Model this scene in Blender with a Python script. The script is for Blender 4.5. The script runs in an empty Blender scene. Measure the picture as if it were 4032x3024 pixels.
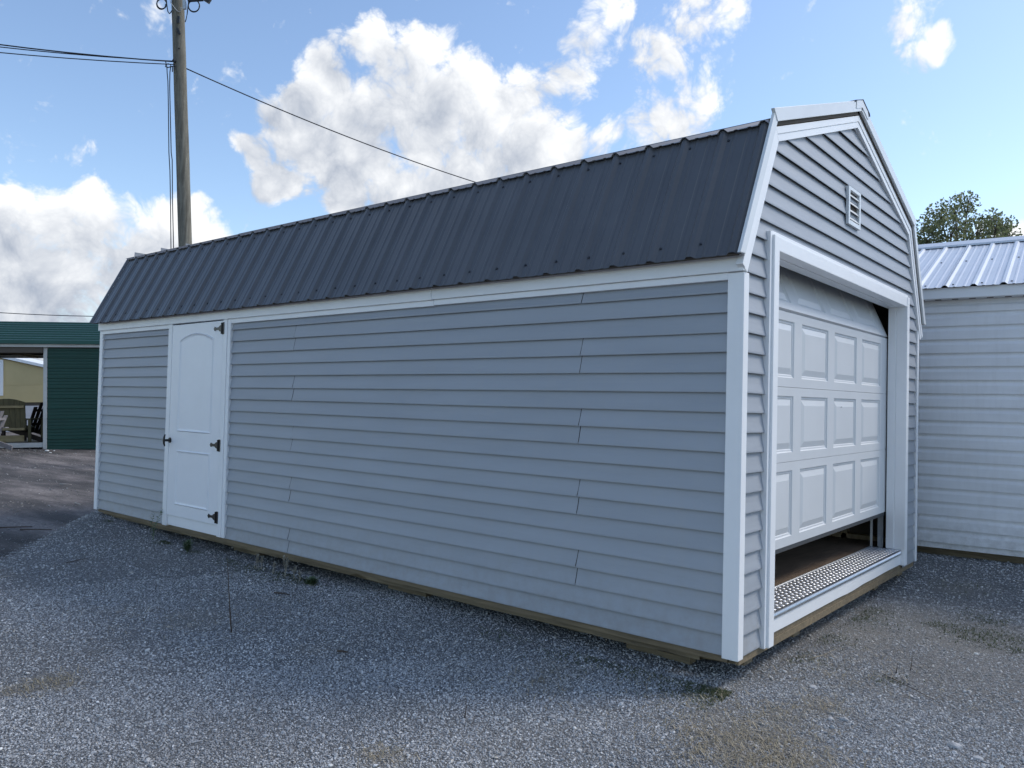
import bpy, math, random
from mathutils import Vector, Matrix, Quaternion
from mathutils import noise as mnoise
random.seed(7)
S = bpy.context.scene
COL = S.collection
PI = math.pi

# ------------------------------------------------------------------ camera
FPX = 3113.06                                   # focal length in photo pixels (4032 wide)
CAM = Vector((1.6474, -3.7798, 1.2337))
YAW, PITCH, ROLL = 0.6925, 0.0256, 0.0241
_f = Vector((-math.sin(YAW)*math.cos(PITCH), math.cos(YAW)*math.cos(PITCH), math.sin(PITCH)))
_r = Vector((math.cos(YAW), math.sin(YAW), 0.0))
_u = _r.cross(_f)
FW = _f
RT = _r*math.cos(ROLL) + _u*math.sin(ROLL)
UP = -_r*math.sin(ROLL) + _u*math.cos(ROLL)
def ray(px, py):
    return FW + RT*((px-2016)/FPX) - UP*((py-1512)/FPX)
def at(px, py, depth):
    return CAM + ray(px, py)*depth
cd = bpy.data.cameras.new('camera')
cd.sensor_fit = 'HORIZONTAL'; cd.sensor_width = 36.0; cd.lens = FPX/4032*36.0
cd.clip_start = 0.05; cd.clip_end = 3000
cam = bpy.data.objects.new('camera', cd); COL.objects.link(cam)
cam.matrix_world = Matrix(((RT.x, UP.x, -FW.x, CAM.x), (RT.y, UP.y, -FW.y, CAM.y),
                           (RT.z, UP.z, -FW.z, CAM.z), (0, 0, 0, 1)))
S.camera = cam

# ------------------------------------------------------------------ light
SUN_DIR = Vector((0.58, 0.84, 1.0)).normalized()         # towards the sun: behind the barn, right
SUN_EL = math.asin(SUN_DIR.z); SUN_AZ = math.atan2(SUN_DIR.x, SUN_DIR.y)
SKY_STRENGTH = 0.136
SUN_STRENGTH = 1.5
sd = bpy.data.lights.new('sun', 'SUN'); sd.energy = SUN_STRENGTH; sd.angle = math.radians(20)
sd.color = (1.0, 0.93, 0.82)
sun = bpy.data.objects.new('sun', sd); COL.objects.link(sun)
sun.rotation_euler = SUN_DIR.to_track_quat('Z', 'Y').to_euler()
sun.location = SUN_DIR*40
S.view_settings.view_transform = 'Standard'
S.view_settings.look = 'None'
S.view_settings.exposure = 0.60
S.view_settings.gamma = 1.0
S.view_settings.use_curve_mapping = False
S.view_settings.use_white_balance = True            # the phone's cool white balance
S.view_settings.white_balance_temperature = 6350
S.view_settings.white_balance_tint = 10
S.render.engine = 'CYCLES'
S.cycles.use_denoising = True
S.cycles.max_bounces = 6
S.cycles.diffuse_bounces = 4
S.cycles.transparent_max_bounces = 6

# ------------------------------------------------------------------ node helpers
class NT:
    def __init__(s, tree): s.t = tree; s.n = tree.nodes; s.l = tree.links
    def new(s, typ, **kw):
        n = s.n.new(typ)
        for k, v in kw.items():
            setattr(n, k, v)
        return n
    def link(s, a, b): s.l.new(a, b)
    def val(s, sock, v):
        if hasattr(v, 'is_linked') or isinstance(v, bpy.types.NodeSocket): s.l.new(v, sock)
        else: sock.default_value = v
    def math(s, op, a, b=None, c=None, clamp=False):
        n = s.n.new('ShaderNodeMath'); n.operation = op; n.use_clamp = clamp
        s.val(n.inputs[0], a)
        if b is not None: s.val(n.inputs[1], b)
        if c is not None: s.val(n.inputs[2], c)
        return n.outputs[0]
    def vmath(s, op, a, b=None, out=0):
        n = s.n.new('ShaderNodeVectorMath'); n.operation = op
        s.val(n.inputs[0], a)
        if b is not None:
            if op == 'SCALE': s.val(n.inputs['Scale'], b)
            else: s.val(n.inputs[1], b)
        return n.outputs['Value'] if op in ('DOT_PRODUCT', 'LENGTH', 'DISTANCE') else n.outputs['Vector']
    def maprange(s, v, a, b, c=0.0, d=1.0, smooth=False):
        n = s.n.new('ShaderNodeMapRange'); n.clamp = True
        if smooth: n.interpolation_type = 'SMOOTHSTEP'
        s.val(n.inputs[0], v); n.inputs[1].default_value = a; n.inputs[2].default_value = b
        n.inputs[3].default_value = c; n.inputs[4].default_value = d
        return n.outputs[0]
    def noise(s, vec, scale, detail=4.0, rough=0.5, dist=0.0, out='Fac'):
        n = s.n.new('ShaderNodeTexNoise')
        if vec is not None: s.val(n.inputs['Vector'], vec)
        n.inputs['Scale'].default_value = scale; n.inputs['Detail'].default_value = detail
        n.inputs['Roughness'].default_value = rough; n.inputs['Distortion'].default_value = dist
        return n.outputs[out]
    def mix(s, fac, a, b, typ='MIX'):
        n = s.n.new('ShaderNodeMix'); n.data_type = 'RGBA'; n.blend_type = typ
        s.val(n.inputs[0], fac)
        for i, v in ((6, a), (7, b)):
            if isinstance(v, (tuple, list)): n.inputs[i].default_value = (*v[:3], 1)
            else: s.l.new(v, n.inputs[i])
        return n.outputs[2]
    def ramp(s, fac, stops, interp='LINEAR'):
        n = s.n.new('ShaderNodeValToRGB'); cr = n.color_ramp; cr.interpolation = interp
        while len(cr.elements) < len(stops): cr.elements.new(0.5)
        for e, (p, c) in zip(cr.elements, stops):
            e.position = p; e.color = (*c[:3], 1)
        s.val(n.inputs[0], fac)
        return n.outputs[0]
    def bump(s, h, strength=0.3, dist=0.01, normal=None):
        n = s.n.new('ShaderNodeBump'); s.val(n.inputs['Height'], h)
        n.inputs['Strength'].default_value = strength; n.inputs['Distance'].default_value = dist
        if normal is not None: s.l.new(normal, n.inputs['Normal'])
        return n.outputs[0]

# ------------------------------------------------------------------ sky with cumulus clouds
world = bpy.data.worlds.new('World'); S.world = world; world.use_nodes = True
W_ = NT(world.node_tree); W_.n.clear()
wout = W_.new('ShaderNodeOutputWorld'); bg = W_.new('ShaderNodeBackground')
W_.link(bg.outputs[0], wout.inputs[0])
sky = W_.new('ShaderNodeTexSky', sky_type='NISHITA')
sky.sun_disc = False; sky.sun_elevation = SUN_EL; sky.sun_rotation = SUN_AZ
sky.altitude = 100; sky.air_density = 1.0; sky.dust_density = 0.6; sky.ozone_density = 1.1
tc = W_.new('ShaderNodeTexCoord')
dirv = W_.vmath('NORMALIZE', tc.outputs['Generated'])
# cloud lobes: directions in the sky, (photo x, photo y, half width) in 2212-pixel-wide coordinates
K = 4032/2212
LOBES = [(800,105,52),(900,140,66),(975,200,74),(700,178,54),(645,212,46),(890,270,125),(1050,275,98),
         (770,325,112),(650,305,78),(548,338,38),(598,385,48),(1180,320,78),(1100,350,85),(735,435,42),(860,425,95),(985,390,90),
         (1150,190,46),(1235,160,46),(1262,90,40),(1300,40,36),
         (1450,75,62),(1530,20,66),(1440,140,62),(1505,190,58),(1395,225,54),(1563,205,30),(1325,285,42),(1465,255,36),
         (1990,15,34),(1965,85,38),(2035,95,24),(2205,500,30),
         (15,450,44),(108,475,58),(215,475,62),(395,480,48),(442,508,48),(345,545,95),(150,575,115),(40,620,105),
         (260,635,120),(130,690,95)]
blobs = []
for (x, y, rr) in LOBES:
    d = ray(x*K, y*K).normalized()
    blobs.append((d, rr*K/FPX*(1.38 if x > 1120 and x < 2100 and y < 300 else 1.12), 0.70 if x > 1120 and x < 2100 and y < 300 else 1.0))
rg = random.Random(11)
fwd2 = Vector((FW.x, FW.y)).normalized()
while len(blobs) < len(LOBES) + 9:                 # the rest of the sky carries the same kind of cloud
    az = rg.uniform(0, 2*PI); el = rg.uniform(0.12, 1.0)
    d = Vector((math.cos(az)*math.cos(el), math.sin(az)*math.cos(el), math.sin(el)))
    if Vector((d.x, d.y)).normalized().dot(fwd2) > 0.72: continue
    blobs.append((d, rg.uniform(0.08, 0.2), 0.9))
# domain warp
wn = W_.noise(dirv, 9.0, 2.0, 0.6, out='Color')
warp = W_.vmath('SCALE', W_.vmath('SUBTRACT', wn, (0.5, 0.5, 0.5)), 0.060)
dw = W_.vmath('NORMALIZE', W_.vmath('ADD', dirv, warp))
dw2 = W_.vmath('NORMALIZE', W_.vmath('ADD', dw, tuple(SUN_DIR*0.040)))
def lobes(v):
    """largest of w*(v.d - cos R)/(1 - cos R) over all lobes, three lobes to a vector"""
    sp = W_.new('ShaderNodeSeparateXYZ'); W_.link(v, sp.inputs[0])
    ax = []
    for i in range(3):
        cmb = W_.new('ShaderNodeCombineXYZ')
        for j in range(3): W_.link(sp.outputs[i], cmb.inputs[j])
        ax.append(cmb.outputs[0])
    def mad(p, q, r_):
        n = W_.new('ShaderNodeVectorMath', operation='MULTIPLY_ADD'); W_.link(p, n.inputs[0]); n.inputs[1].default_value = q
        W_.val(n.inputs[2], r_); return n.outputs[0]
    best = None; L_ = blobs+[blobs[-1]]*((-len(blobs)) % 3)
    for i in range(0, len(L_), 3):
        tri = L_[i:i+3]; k = [w_/(1-math.cos(r*1.25)) for d, r, w_ in tri]
        off = tuple(-k[j]*math.cos(tri[j][1]*1.25) for j in range(3))
        o = off
        for c in range(3): o = mad(ax[c], tuple(k[j]*tri[j][0][c] for j in range(3)), o)
        best = o if best is None else W_.vmath('MAXIMUM', best, o)
    s3 = W_.new('ShaderNodeSeparateXYZ'); W_.link(best, s3.inputs[0])
    return W_.math('MAXIMUM', W_.math('MAXIMUM', s3.outputs[0], s3.outputs[1]), W_.math('MAXIMUM', s3.outputs[2], 0.0))
F = lobes(dw); F2 = lobes(dw2)
fb = W_.noise(dw, 15.0, 8.0, 0.66)
fbz = W_.math('SUBTRACT', fb, 0.5)
vo = W_.new('ShaderNodeTexVoronoi', feature='F1'); W_.link(dw, vo.inputs['Vector'])
vo.inputs['Scale'].default_value = 26.0; vo.inputs['Detail'].default_value = 3.0
vo.inputs['Roughness'].default_value = 0.55; vo.inputs['Lacunarity'].default_value = 2.3
puff = W_.math('SUBTRACT', 0.80, vo.outputs['Distance'])
dens = W_.math('ADD', W_.math('ADD', W_.math('MULTIPLY', F, 1.32), W_.math('MULTIPLY', fbz, 2.3)), W_.math('MULTIPLY', puff, 0.75))
alpha = W_.maprange(dens, 0.10, 0.80, smooth=True)
thick = W_.maprange(W_.math('ADD', F, W_.math('MULTIPLY', fbz, 1.2)), 0.35, 1.15, smooth=True)
relief = W_.math('ADD', W_.math('MULTIPLY', W_.math('SUBTRACT', F, F2), 0.95), W_.math('MULTIPLY', puff, 0.42))
lit = W_.math('ADD', W_.math('SUBTRACT', 0.95, W_.math('MULTIPLY', thick, 0.60)), relief, clamp=True)
CLOUD_LIT = (5.3, 5.3, 5.25); CLOUD_DARK = (2.1, 2.35, 2.8)
ccol = W_.mix(lit, CLOUD_DARK, CLOUD_LIT)
scol = W_.mix(alpha, sky.outputs[0], ccol)
W_.link(scol, bg.inputs['Color']); bg.inputs['Strength'].default_value = SKY_STRENGTH
world.cycles.sampling_method = 'NONE'

# ------------------------------------------------------------------ materials
def material(name, color, rough=0.6, metallic=0.0, var=0.08, scale=6.0, bump=0.0, bscale=60.0, bdist=0.004, spec=0.5, coord='Object'):
    m = bpy.data.materials.new(name); m.use_nodes = True
    t = NT(m.node_tree); b = t.n['Principled BSDF']
    tcn = t.new('ShaderNodeTexCoord'); v = tcn.outputs[coord]
    oi = t.new('ShaderNodeObjectInfo')
    v2 = t.vmath('ADD', v, t.vmath('SCALE', (7.1, 3.3, 5.7), oi.outputs['Random']))
    n1 = t.noise(v2, scale, 6, 0.6)
    k = t.maprange(n1, 0.25, 0.75, 1-var, 1+var)
    base = t.vmath('SCALE', (color[0], color[1], color[2]), k)
    t.link(base, b.inputs['Base Color'])
    b.inputs['Roughness'].default_value = rough; b.inputs['Metallic'].default_value = metallic
    b.inputs['Specular IOR Level'].default_value = spec
    if bump > 0:
        nb = t.noise(v2, bscale, 5, 0.6)
        t.link(t.bump(nb, bump, bdist), b.inputs['Normal'])
    return m
def siding_mat(name, color, oil=0.0016):
    m = bpy.data.materials.new(name); m.use_nodes = True
    t = NT(m.node_tree); b = t.n['Principled BSDF']
    tcn = t.new('ShaderNodeTexCoord'); g = tcn.outputs['Object']
    mp = t.new('ShaderNodeMapping'); t.link(g, mp.inputs[0]); mp.inputs['Scale'].default_value = (0.8, 0.8, 5.0)
    n1 = t.noise(mp.outputs[0], 1.6, 4, 0.5)
    oi = t.new('ShaderNodeObjectInfo')
    k = t.math('ADD', t.maprange(n1, 0.2, 0.8, 0.92, 1.06), t.maprange(oi.outputs['Random'], 0, 1, -0.03, 0.03))
    mpg = t.new('ShaderNodeMapping'); t.link(g, mpg.inputs[0]); mpg.inputs['Scale'].default_value = (3, 3, 90)
    grain = t.noise(mpg.outputs[0], 3.0, 4, 0.6)
    # rain-washed dust
    mpd = t.new('ShaderNodeMapping'); t.link(g, mpd.inputs[0]); mpd.inputs['Scale'].default_value = (9, 9, 1.2)
    dust = t.maprange(t.noise(mpd.outputs[0], 2.0, 6, 0.65), 0.45, 0.8)
    base = t.vmath('SCALE', tuple(color), k)
    base = t.mix(t.math('MULTIPLY', dust, 0.14), base, (0.42, 0.40, 0.36))
    sz = t.new('ShaderNodeSeparateXYZ'); t.link(g, sz.inputs[0])
    spl = t.math('MULTIPLY', t.maprange(sz.outputs[2], 0.42, 0.0), t.maprange(t.noise(g, 14.0, 6, 0.7), 0.38, 0.75))
    base = t.mix(t.math('MULTIPLY', spl, 0.45), base, (0.24, 0.215, 0.18))
    t.link(base, b.inputs['Base Color'])
    b.inputs['Roughness'].default_value = 0.5
    b.inputs['Specular IOR Level'].default_value = 0.4
    bp = t.bump(n1, 1.0, oil*4)
    t.link(t.bump(grain, 0.25, 0.0006, bp), b.inputs['Normal'])
    return m
def wood_mat(name, c1, c2, scale=(2, 30, 30), rough=0.8):
    m = bpy.data.materials.new(name); m.use_nodes = True
    t = NT(m.node_tree); b = t.n['Principled BSDF']
    tcn = t.new('ShaderNodeTexCoord'); oi = t.new('ShaderNodeObjectInfo')
    v2 = t.vmath('ADD', tcn.outputs['Object'], t.vmath('SCALE', (3.1, 9.3, 5.7), oi.outputs['Random']))
    mp = t.new('ShaderNodeMapping'); t.link(v2, mp.inputs[0]); mp.inputs['Scale'].default_value = scale
    n1 = t.noise(mp.outputs[0], 1.0, 8, 0.65, 0.6)
    n2 = t.noise(v2, 2.5, 4, 0.6)
    c = t.mix(t.maprange(n1, 0.3, 0.72), c1, c2)
    c = t.mix(t.math('MULTIPLY', t.maprange(n2, 0.45, 0.8), 0.45), c, tuple(x*0.45 for x in c1))
    t.link(c, b.inputs['Base Color']); b.inputs['Roughness'].default_value = rough
    t.link(t.bump(n1, 0.5, 0.003), b.inputs['Normal'])
    return m
M = {}
M['siding'] = siding_mat('grey_vinyl_siding', (0.345, 0.372, 0.412))
M['siding_white'] = siding_mat('white_vinyl_siding', (0.85, 0.86, 0.88))
M['white'] = material('white_vinyl_trim', (0.86, 0.868, 0.88), 0.42, var=0.035, scale=3.0, bump=0.05, bscale=14, bdist=0.002)
M['white_metal'] = material('white_rake_metal', (0.70, 0.72, 0.73), 0.35, var=0.05, scale=4.0)
M['door_white'] = material('white_door_paint', (0.85, 0.86, 0.885), 0.38, var=0.03, scale=3.5, bump=0.06, bscale=90, bdist=0.001)
M['garage_white'] = material('white_garage_steel', (0.66, 0.675, 0.69), 0.36, var=0.03, scale=3.0, bump=0.07, bscale=160, bdist=0.0008)
M['charcoal'] = material('charcoal_roof_metal', (0.088, 0.093, 0.104), 0.33, var=0.14, scale=2.2, bump=0.04, bscale=5, bdist=0.004)
M['backing'] = material('pale_panel_backing', (0.62, 0.63, 0.62), 0.5)
M['black'] = material('black_hardware', (0.012, 0.012, 0.014), 0.38, var=0.2, bump=0.1, bscale=200, bdist=0.0006)
M['screw'] = material('dark_screw', (0.02, 0.022, 0.028), 0.4)
M['alu'] = material('bright_tread_aluminium', (0.72, 0.73, 0.74), 0.36, 1.0, var=0.10, scale=20)
M['alu_dark'] = material('tread_aluminium_pan', (0.62, 0.63, 0.65), 0.42, 1.0, var=0.22, scale=25)
M['galv'] = material('galvanised_steel', (0.42, 0.45, 0.48), 0.45, 0.6, var=0.15, scale=30)
M['rim'] = wood_mat('treated_pine', (0.14, 0.11, 0.07), (0.27, 0.21, 0.13), (3, 30, 40))
M['skid'] = wood_mat('weathered_skid', (0.12, 0.095, 0.062), (0.29, 0.235, 0.15), (3, 30, 40), 0.9)
M['osb'] = wood_mat('plywood_floor', (0.17, 0.115, 0.075), (0.30, 0.21, 0.14), (14, 3, 10))
M['stud'] = wood_mat('pine_stud', (0.34, 0.26, 0.16), (0.48, 0.38, 0.25), (30, 30, 3))
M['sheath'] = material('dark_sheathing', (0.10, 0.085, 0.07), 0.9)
M['rubber'] = material('dark_rubber_seal', (0.05, 0.055, 0.06), 0.7)
M['roof_white'] = material('white_roof_metal', (0.60, 0.63, 0.68), 0.33, var=0.05, scale=3)
M['roof_white_dark'] = material('shaded_ridge_metal', (0.34, 0.36, 0.42), 0.4)
M['green'] = material('dark_green_metal', (0.003, 0.047, 0.035), 0.5, var=0.15, scale=2)
M['green_roof'] = material('green_roof_metal', (0.003, 0.050, 0.037), 0.40, var=0.12, scale=2)
M['greypaint'] = material('pale_grey_paint', (0.50, 0.50, 0.48), 0.6, var=0.12)
M['tan'] = material('tan_panel', (0.56, 0.45, 0.235), 0.75, var=0.08, scale=1.5)
M['whitewash'] = material('white_skirting', (0.62, 0.60, 0.62), 0.7)
M['glass'] = material('dark_window_glass', (0.015, 0.02, 0.04), 0.08)
M['wood_olive'] = wood_mat('olive_treated_wood', (0.085, 0.070, 0.034), (0.15, 0.125, 0.062), (20, 20, 3))
M['wood_light'] = wood_mat('new_treated_wood', (0.26, 0.20, 0.10), (0.40, 0.31, 0.17), (3, 20, 20))
M['wood_grey'] = wood_mat('pinkish_grey_wood', (0.20, 0.185, 0.19), (0.32, 0.30, 0.31), (20, 20, 3))
M['wood_brown'] = wood_mat('dark_brown_wood', (0.018, 0.010, 0.008), (0.04, 0.022, 0.018), (20, 20, 3))
M['pole'] = wood_mat('weathered_pole', (0.085, 0.078, 0.062), (0.27, 0.255, 0.21), (22, 22, 1.6), 0.9)
M['cable'] = material('black_cable', (0.012, 0.014, 0.022), 0.5)
M['cable_white'] = material('pale_cable', (0.5, 0.5, 0.48), 0.5)
M['concrete'] = material('pale_litter', (0.72, 0.72, 0.70), 0.6)
M['twig'] = wood_mat('dry_twig', (0.045, 0.030, 0.022), (0.10, 0.07, 0.05), (20, 20, 20))
M['twig_pale'] = wood_mat('bleached_stick', (0.30, 0.28, 0.26), (0.46, 0.43, 0.40), (20, 20, 20))
M['bark'] = wood_mat('tree_bark', (0.07, 0.055, 0.04), (0.16, 0.13, 0.10), (20, 20, 3), 0.95)

def leaf_mat(name, c1, c2, trans=0.35):
    m = bpy.data.materials.new(name); m.use_nodes = True
    t = NT(m.node_tree); b = t.n['Principled BSDF']
    geo = t.new('ShaderNodeNewGeometry')
    c = t.mix(geo.outputs['Random Per Island'], c1, c2)
    t.link(c, b.inputs['Base Color']); b.inputs['Roughness'].default_value = 0.55
    tr = t.new('ShaderNodeBsdfTranslucent'); t.link(c, tr.inputs[0])
    ms = t.new('ShaderNodeMixShader'); ms.inputs[0].default_value = trans
    t.link(b.outputs[0], ms.inputs[1]); t.link(tr.outputs[0], ms.inputs[2])
    t.link(ms.outputs[0], t.n['Material Output'].inputs[0])
    return m
M['leaf'] = leaf_mat('tree_leaf', (0.11, 0.145, 0.07), (0.23, 0.25, 0.13), 0.55)
M['weed'] = leaf_mat('weed_leaf', (0.10, 0.16, 0.08), (0.18, 0.23, 0.12), 0.3)
M['grass'] = leaf_mat('grass_blade', (0.05, 0.075, 0.03), (0.11, 0.12, 0.06), 0.2)
M['straw'] = leaf_mat('dry_straw', (0.27, 0.225, 0.145), (0.42, 0.36, 0.25), 0.15)
M['seedhead'] = leaf_mat('pale_seedhead', (0.30, 0.28, 0.23), (0.44, 0.41, 0.34), 0.2)

# ------------------------------------------------------------------ mesh helpers
class MB:
    def __init__(s): s.v = []; s.f = []; s.mi = []
    def quad(s, a, b, c, d, mi=0):
        i = len(s.v); s.v += [tuple(a), tuple(b), tuple(c), tuple(d)]; s.f.append((i, i+1, i+2, i+3)); s.mi.append(mi)
    def poly(s, pts, mi=0):
        i = len(s.v); s.v += [tuple(p) for p in pts]; s.f.append(tuple(range(i, i+len(pts)))); s.mi.append(mi)
    def hexa(s, p, mi=0):                 # 8 corners: bottom 0-3 (ccw from above), top 4-7
        i = len(s.v); s.v += [tuple(q) for q in p]
        for f in ((3, 2, 1, 0), (4, 5, 6, 7), (0, 1, 5, 4), (1, 2, 6, 5), (2, 3, 7, 6), (3, 0, 4, 7)):
            s.f.append(tuple(i+k for k in f)); s.mi.append(mi)
    def box(s, x0, x1, y0, y1, z0, z1, mi=0):
        s.hexa([(x0, y0, z0), (x1, y0, z0), (x1, y1, z0), (x0, y1, z0), (x0, y0, z1), (x1, y0, z1), (x1, y1, z1), (x0, y1, z1)], mi)
        return s
    def bar(s, a, b, w, h, up=(0, 0, 1), mi=0):     # rectangular bar from a to b
        a = Vector(a); b = Vector(b); d = (b-a).normalized(); up = Vector(up)
        x = d.cross(up).normalized(); y = x.cross(d).normalized()
        x *= w/2; y *= h/2
        s.hexa([a-x-y, a+x-y, b+x-y, b-x-y, a-x+y, a+x+y, b+x+y, b-x+y], mi)
        return s
    def tube(s, pts, rad, n=6, mi=0, cap=True):
        pts = [Vector(p) for p in pts]; rads = rad if isinstance(rad, (list, tuple)) else [rad]*len(pts)
        base = len(s.v); ref = Vector((0.13, 0.31, 0.94))
        for k, p in enumerate(pts):
            d = (pts[min(k+1, len(pts)-1)] - pts[max(k-1, 0)]).normalized()
            if abs(d.dot(ref)) > 0.97: ref = Vector((0.9, 0.2, 0.3))
            x = d.cross(ref).normalized(); y = d.cross(x)
            for j in range(n):
                a = 2*PI*j/n; s.v.append(tuple(p + (x*math.cos(a) + y*math.sin(a))*rads[k]))
        for k in range(len(pts)-1):
            for j in range(n):
                a = base+k*n+j; b = base+k*n+(j+1) % n
                s.f.append((a, b, b+n, a+n)); s.mi.append(mi)
        if cap:
            s.f.append(tuple(base+j for j in range(n))[::-1]); s.mi.append(mi)
            e = base+(len(pts)-1)*n; s.f.append(tuple(e+j for j in range(n))); s.mi.append(mi)
        return s
    def build(s, name, mat, parent=None, bevel=0.0, smooth=False, kind=None, mats=None):
        me = bpy.data.meshes.new(name); me.from_pydata(s.v, [], s.f)
        for m in (mats or [mat]): me.materials.append(m)
        if mats: me.polygons.foreach_set('material_index', s.mi)
        if smooth: me.polygons.foreach_set('use_smooth', [True]*len(s.f))
        me.update()
        o = bpy.data.objects.new(name, me); COL.objects.link(o)
        if parent is not None: o.parent = parent
        if bevel > 0:
            b = o.modifiers.new('bevel', 'BEVEL'); b.width = bevel; b.segments = 2; b.limit_method = 'ANGLE'
        if kind: o['kind'] = kind
        return o
def tag(o, label, cat, group=None):
    o['label'] = label; o['category'] = cat
    if group: o['group'] = group
    return o
def thing(name, label, cat, mat=None, group=None):
    o = bpy.data.objects.new(name, None); COL.objects.link(o); o.empty_display_size = 0.2
    if mat is not None: o.matrix_world = mat
    return tag(o, label, cat, group)
def share(src, name, parent, loc=(0, 0, 0)):
    o = src.copy(); o.name = name; COL.objects.link(o); o.parent = parent; o.location = Vector(src.location)+Vector(loc)
    return o
def sstep(x, a, b):
    t = max(0.0, min(1.0, (x-a)/(b-a))); return t*t*(3-2*t)

# ------------------------------------------------------------------ ground
BA = Vector((-5.813, -1.39)); BB = Vector((-8.13, 0.345)); BL = (BB-BA).length
def bank(x, y):                                   # > 0 on the gravel pad, < 0 on the dirt lane
    return ((x-BA.x)*(BB.y-BA.y) - (y-BA.y)*(BB.x-BA.x))/BL
def ground_h(x, y):
    h = -0.155
    h += 0.085*sstep(y, 2.6, 4.2)*sstep(x, -3.0, -0.6)*(1-sstep(y, 12, 30))
    d = bank(x, y)
    pad = sstep(d, -0.12, 0.22)
    h += (0.095*sstep(-x, 5.2, 7.4)*(1-sstep(y, 0.3, 1.2)))*pad
    h -= 0.035*(1-pad)*(1-sstep(-x, 14, 20))
    r = math.hypot(x-1.6, y+3.8)
    if r < 25:
        k = 1-sstep(r, 12, 25)
        h += k*0.014*(mnoise.noise(Vector((x*0.9, y*0.9, 0.3)))) + k*0.006*mnoise.noise(Vector((x*3.1, y*3.1, 1.7)))
    return h
def axis(c0, c1, step, far):
    a = []; x = c0
    while x <= c1+1e-6: a.append(x); x += step
    s = step; lo = c0; hi = c1; L_ = []; H_ = []
    while hi < far:
        s *= 1.28; hi += s; lo -= s; H_.append(hi); L_.append(lo)
    return L_[::-1]+a+H_
gx_, gy_ = axis(-10, 5, 0.1, 700), axis(-5, 7, 0.1, 700)
gm = bpy.data.meshes.new('ground')
gv = [(x, y, ground_h(x, y)) for y in gy_ for x in gx_]
nx = len(gx_)
gf = [(j*nx+i, j*nx+i+1, (j+1)*nx+i+1, (j+1)*nx+i) for j in range(len(gy_)-1) for i in range(nx-1)]
gm.from_pydata(gv, [], gf); gm.polygons.foreach_set('use_smooth', [True]*len(gf)); gm.update()
ground = bpy.data.objects.new('ground', gm); COL.objects.link(ground); ground['kind'] = 'structure'

# patches where the gravel thins out: (x, y, radius, kind)
def gpt(px, py, z=-0.155):
    d = ray(px, py); t = (z-CAM.z)/d.z; return CAM + d*t
PATCH = []
for (px, py, r, k) in ((200, 2690, 0.17, 'straw'), (60, 2720, 0.10, 'straw'), (2930, 2880, 0.34, 'straw'), (3080, 2990, 0.25, 'straw'),
                       (3250, 2790, 0.13, 'straw'), (3080, 2800, 0.10, 'straw'), (3560, 2440, 0.55, 'sand'), (3330, 2500, 0.4, 'sand'),
                       (3750, 2520, 0.4, 'sand'), (3900, 2480, 0.3, 'sand'), (2860, 2700, 0.12, 'sand'), (2200, 2640, 0.18, 'soil'), (2150, 2700, 0.15, 'soil'),
                       (500, 2400, 0.3, 'soil'), (760, 2430, 0.3, 'soil'), (1500, 2990, 0.12, 'straw'), (1250, 2560, 0.15, 'soil'), (3800, 2330, 0.3, 'soil')):
    p = gpt(px, py); PATCH.append((p.x, p.y, r, k))

m = bpy.data.materials.new('gravel_ground'); m.use_nodes = True
t = NT(m.node_tree); b = t.n['Principled BSDF']
geo = t.new('ShaderNodeNewGeometry'); pos = geo.outputs['Position']
sx = t.new('ShaderNodeSeparateXYZ'); t.link(pos, sx.inputs[0])
X_, Y_ = sx.outputs[0], sx.outputs[1]
flat = t.new('ShaderNodeCombineXYZ'); t.link(X_, flat.inputs[0]); t.link(Y_, flat.inputs[1]); fl = flat.outputs[0]
vor = t.new('ShaderNodeTexVoronoi'); vor.feature = 'F1'; t.link(fl, vor.inputs['Vector']); vor.inputs['Scale'].default_value = 105
vor.inputs['Randomness'].default_value = 1.0
vor2 = t.new('ShaderNodeTexVoronoi'); t.link(fl, vor2.inputs['Vector']); vor2.inputs['Scale'].default_value = 130
cell = t.new('ShaderNodeSeparateColor'); t.link(vor.outputs['Color'], cell.inputs[0])
stone = t.ramp(cell.outputs[0], [(0.0, (0.16, 0.163, 0.166)), (0.35, (0.24, 0.243, 0.246)), (0.7, (0.32, 0.322, 0.322)), (1.0, (0.43, 0.43, 0.425))])
gap = t.maprange(vor.outputs['Distance'], 0.25, 0.75)
stone = t.mix(t.math('MULTIPLY', gap, 0.75), stone, (0.10, 0.10, 0.10))
soiln = t.noise(fl, 1.3, 8, 0.65)
soil = t.mix(t.maprange(soiln, 0.35, 0.7), (0.16, 0.15, 0.138), (0.26, 0.248, 0.23))
finen = t.noise(fl, 90, 4, 0.7)
soil = t.mix(t.maprange(finen, 0.35, 0.7, 0.0, 0.35), soil, (0.24, 0.225, 0.21))
soilmask = t.maprange(t.noise(fl, 0.9, 7, 0.6), 0.50, 0.68, smooth=True)
pm = None
for (x, y, r, k) in PATCH:
    dd = t.vmath('DISTANCE', fl, (x, y, 0.0))
    e = t.maprange(t.math('ADD', dd, t.math('MULTIPLY', t.math('SUBTRACT', soiln, 0.5), r*1.6)), r*1.15, r*0.35, smooth=True)
    pm = e if pm is None else t.math('MAXIMUM', pm, e)
base = t.mix(t.math('MULTIPLY', soilmask, 0.55), stone, soil)
sand = t.mix(t.maprange(finen, 0.3, 0.7), (0.19, 0.18, 0.165), (0.31, 0.30, 0.275))
base = t.mix(t.math('MULTIPLY', pm, 0.5), base, sand)
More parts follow.
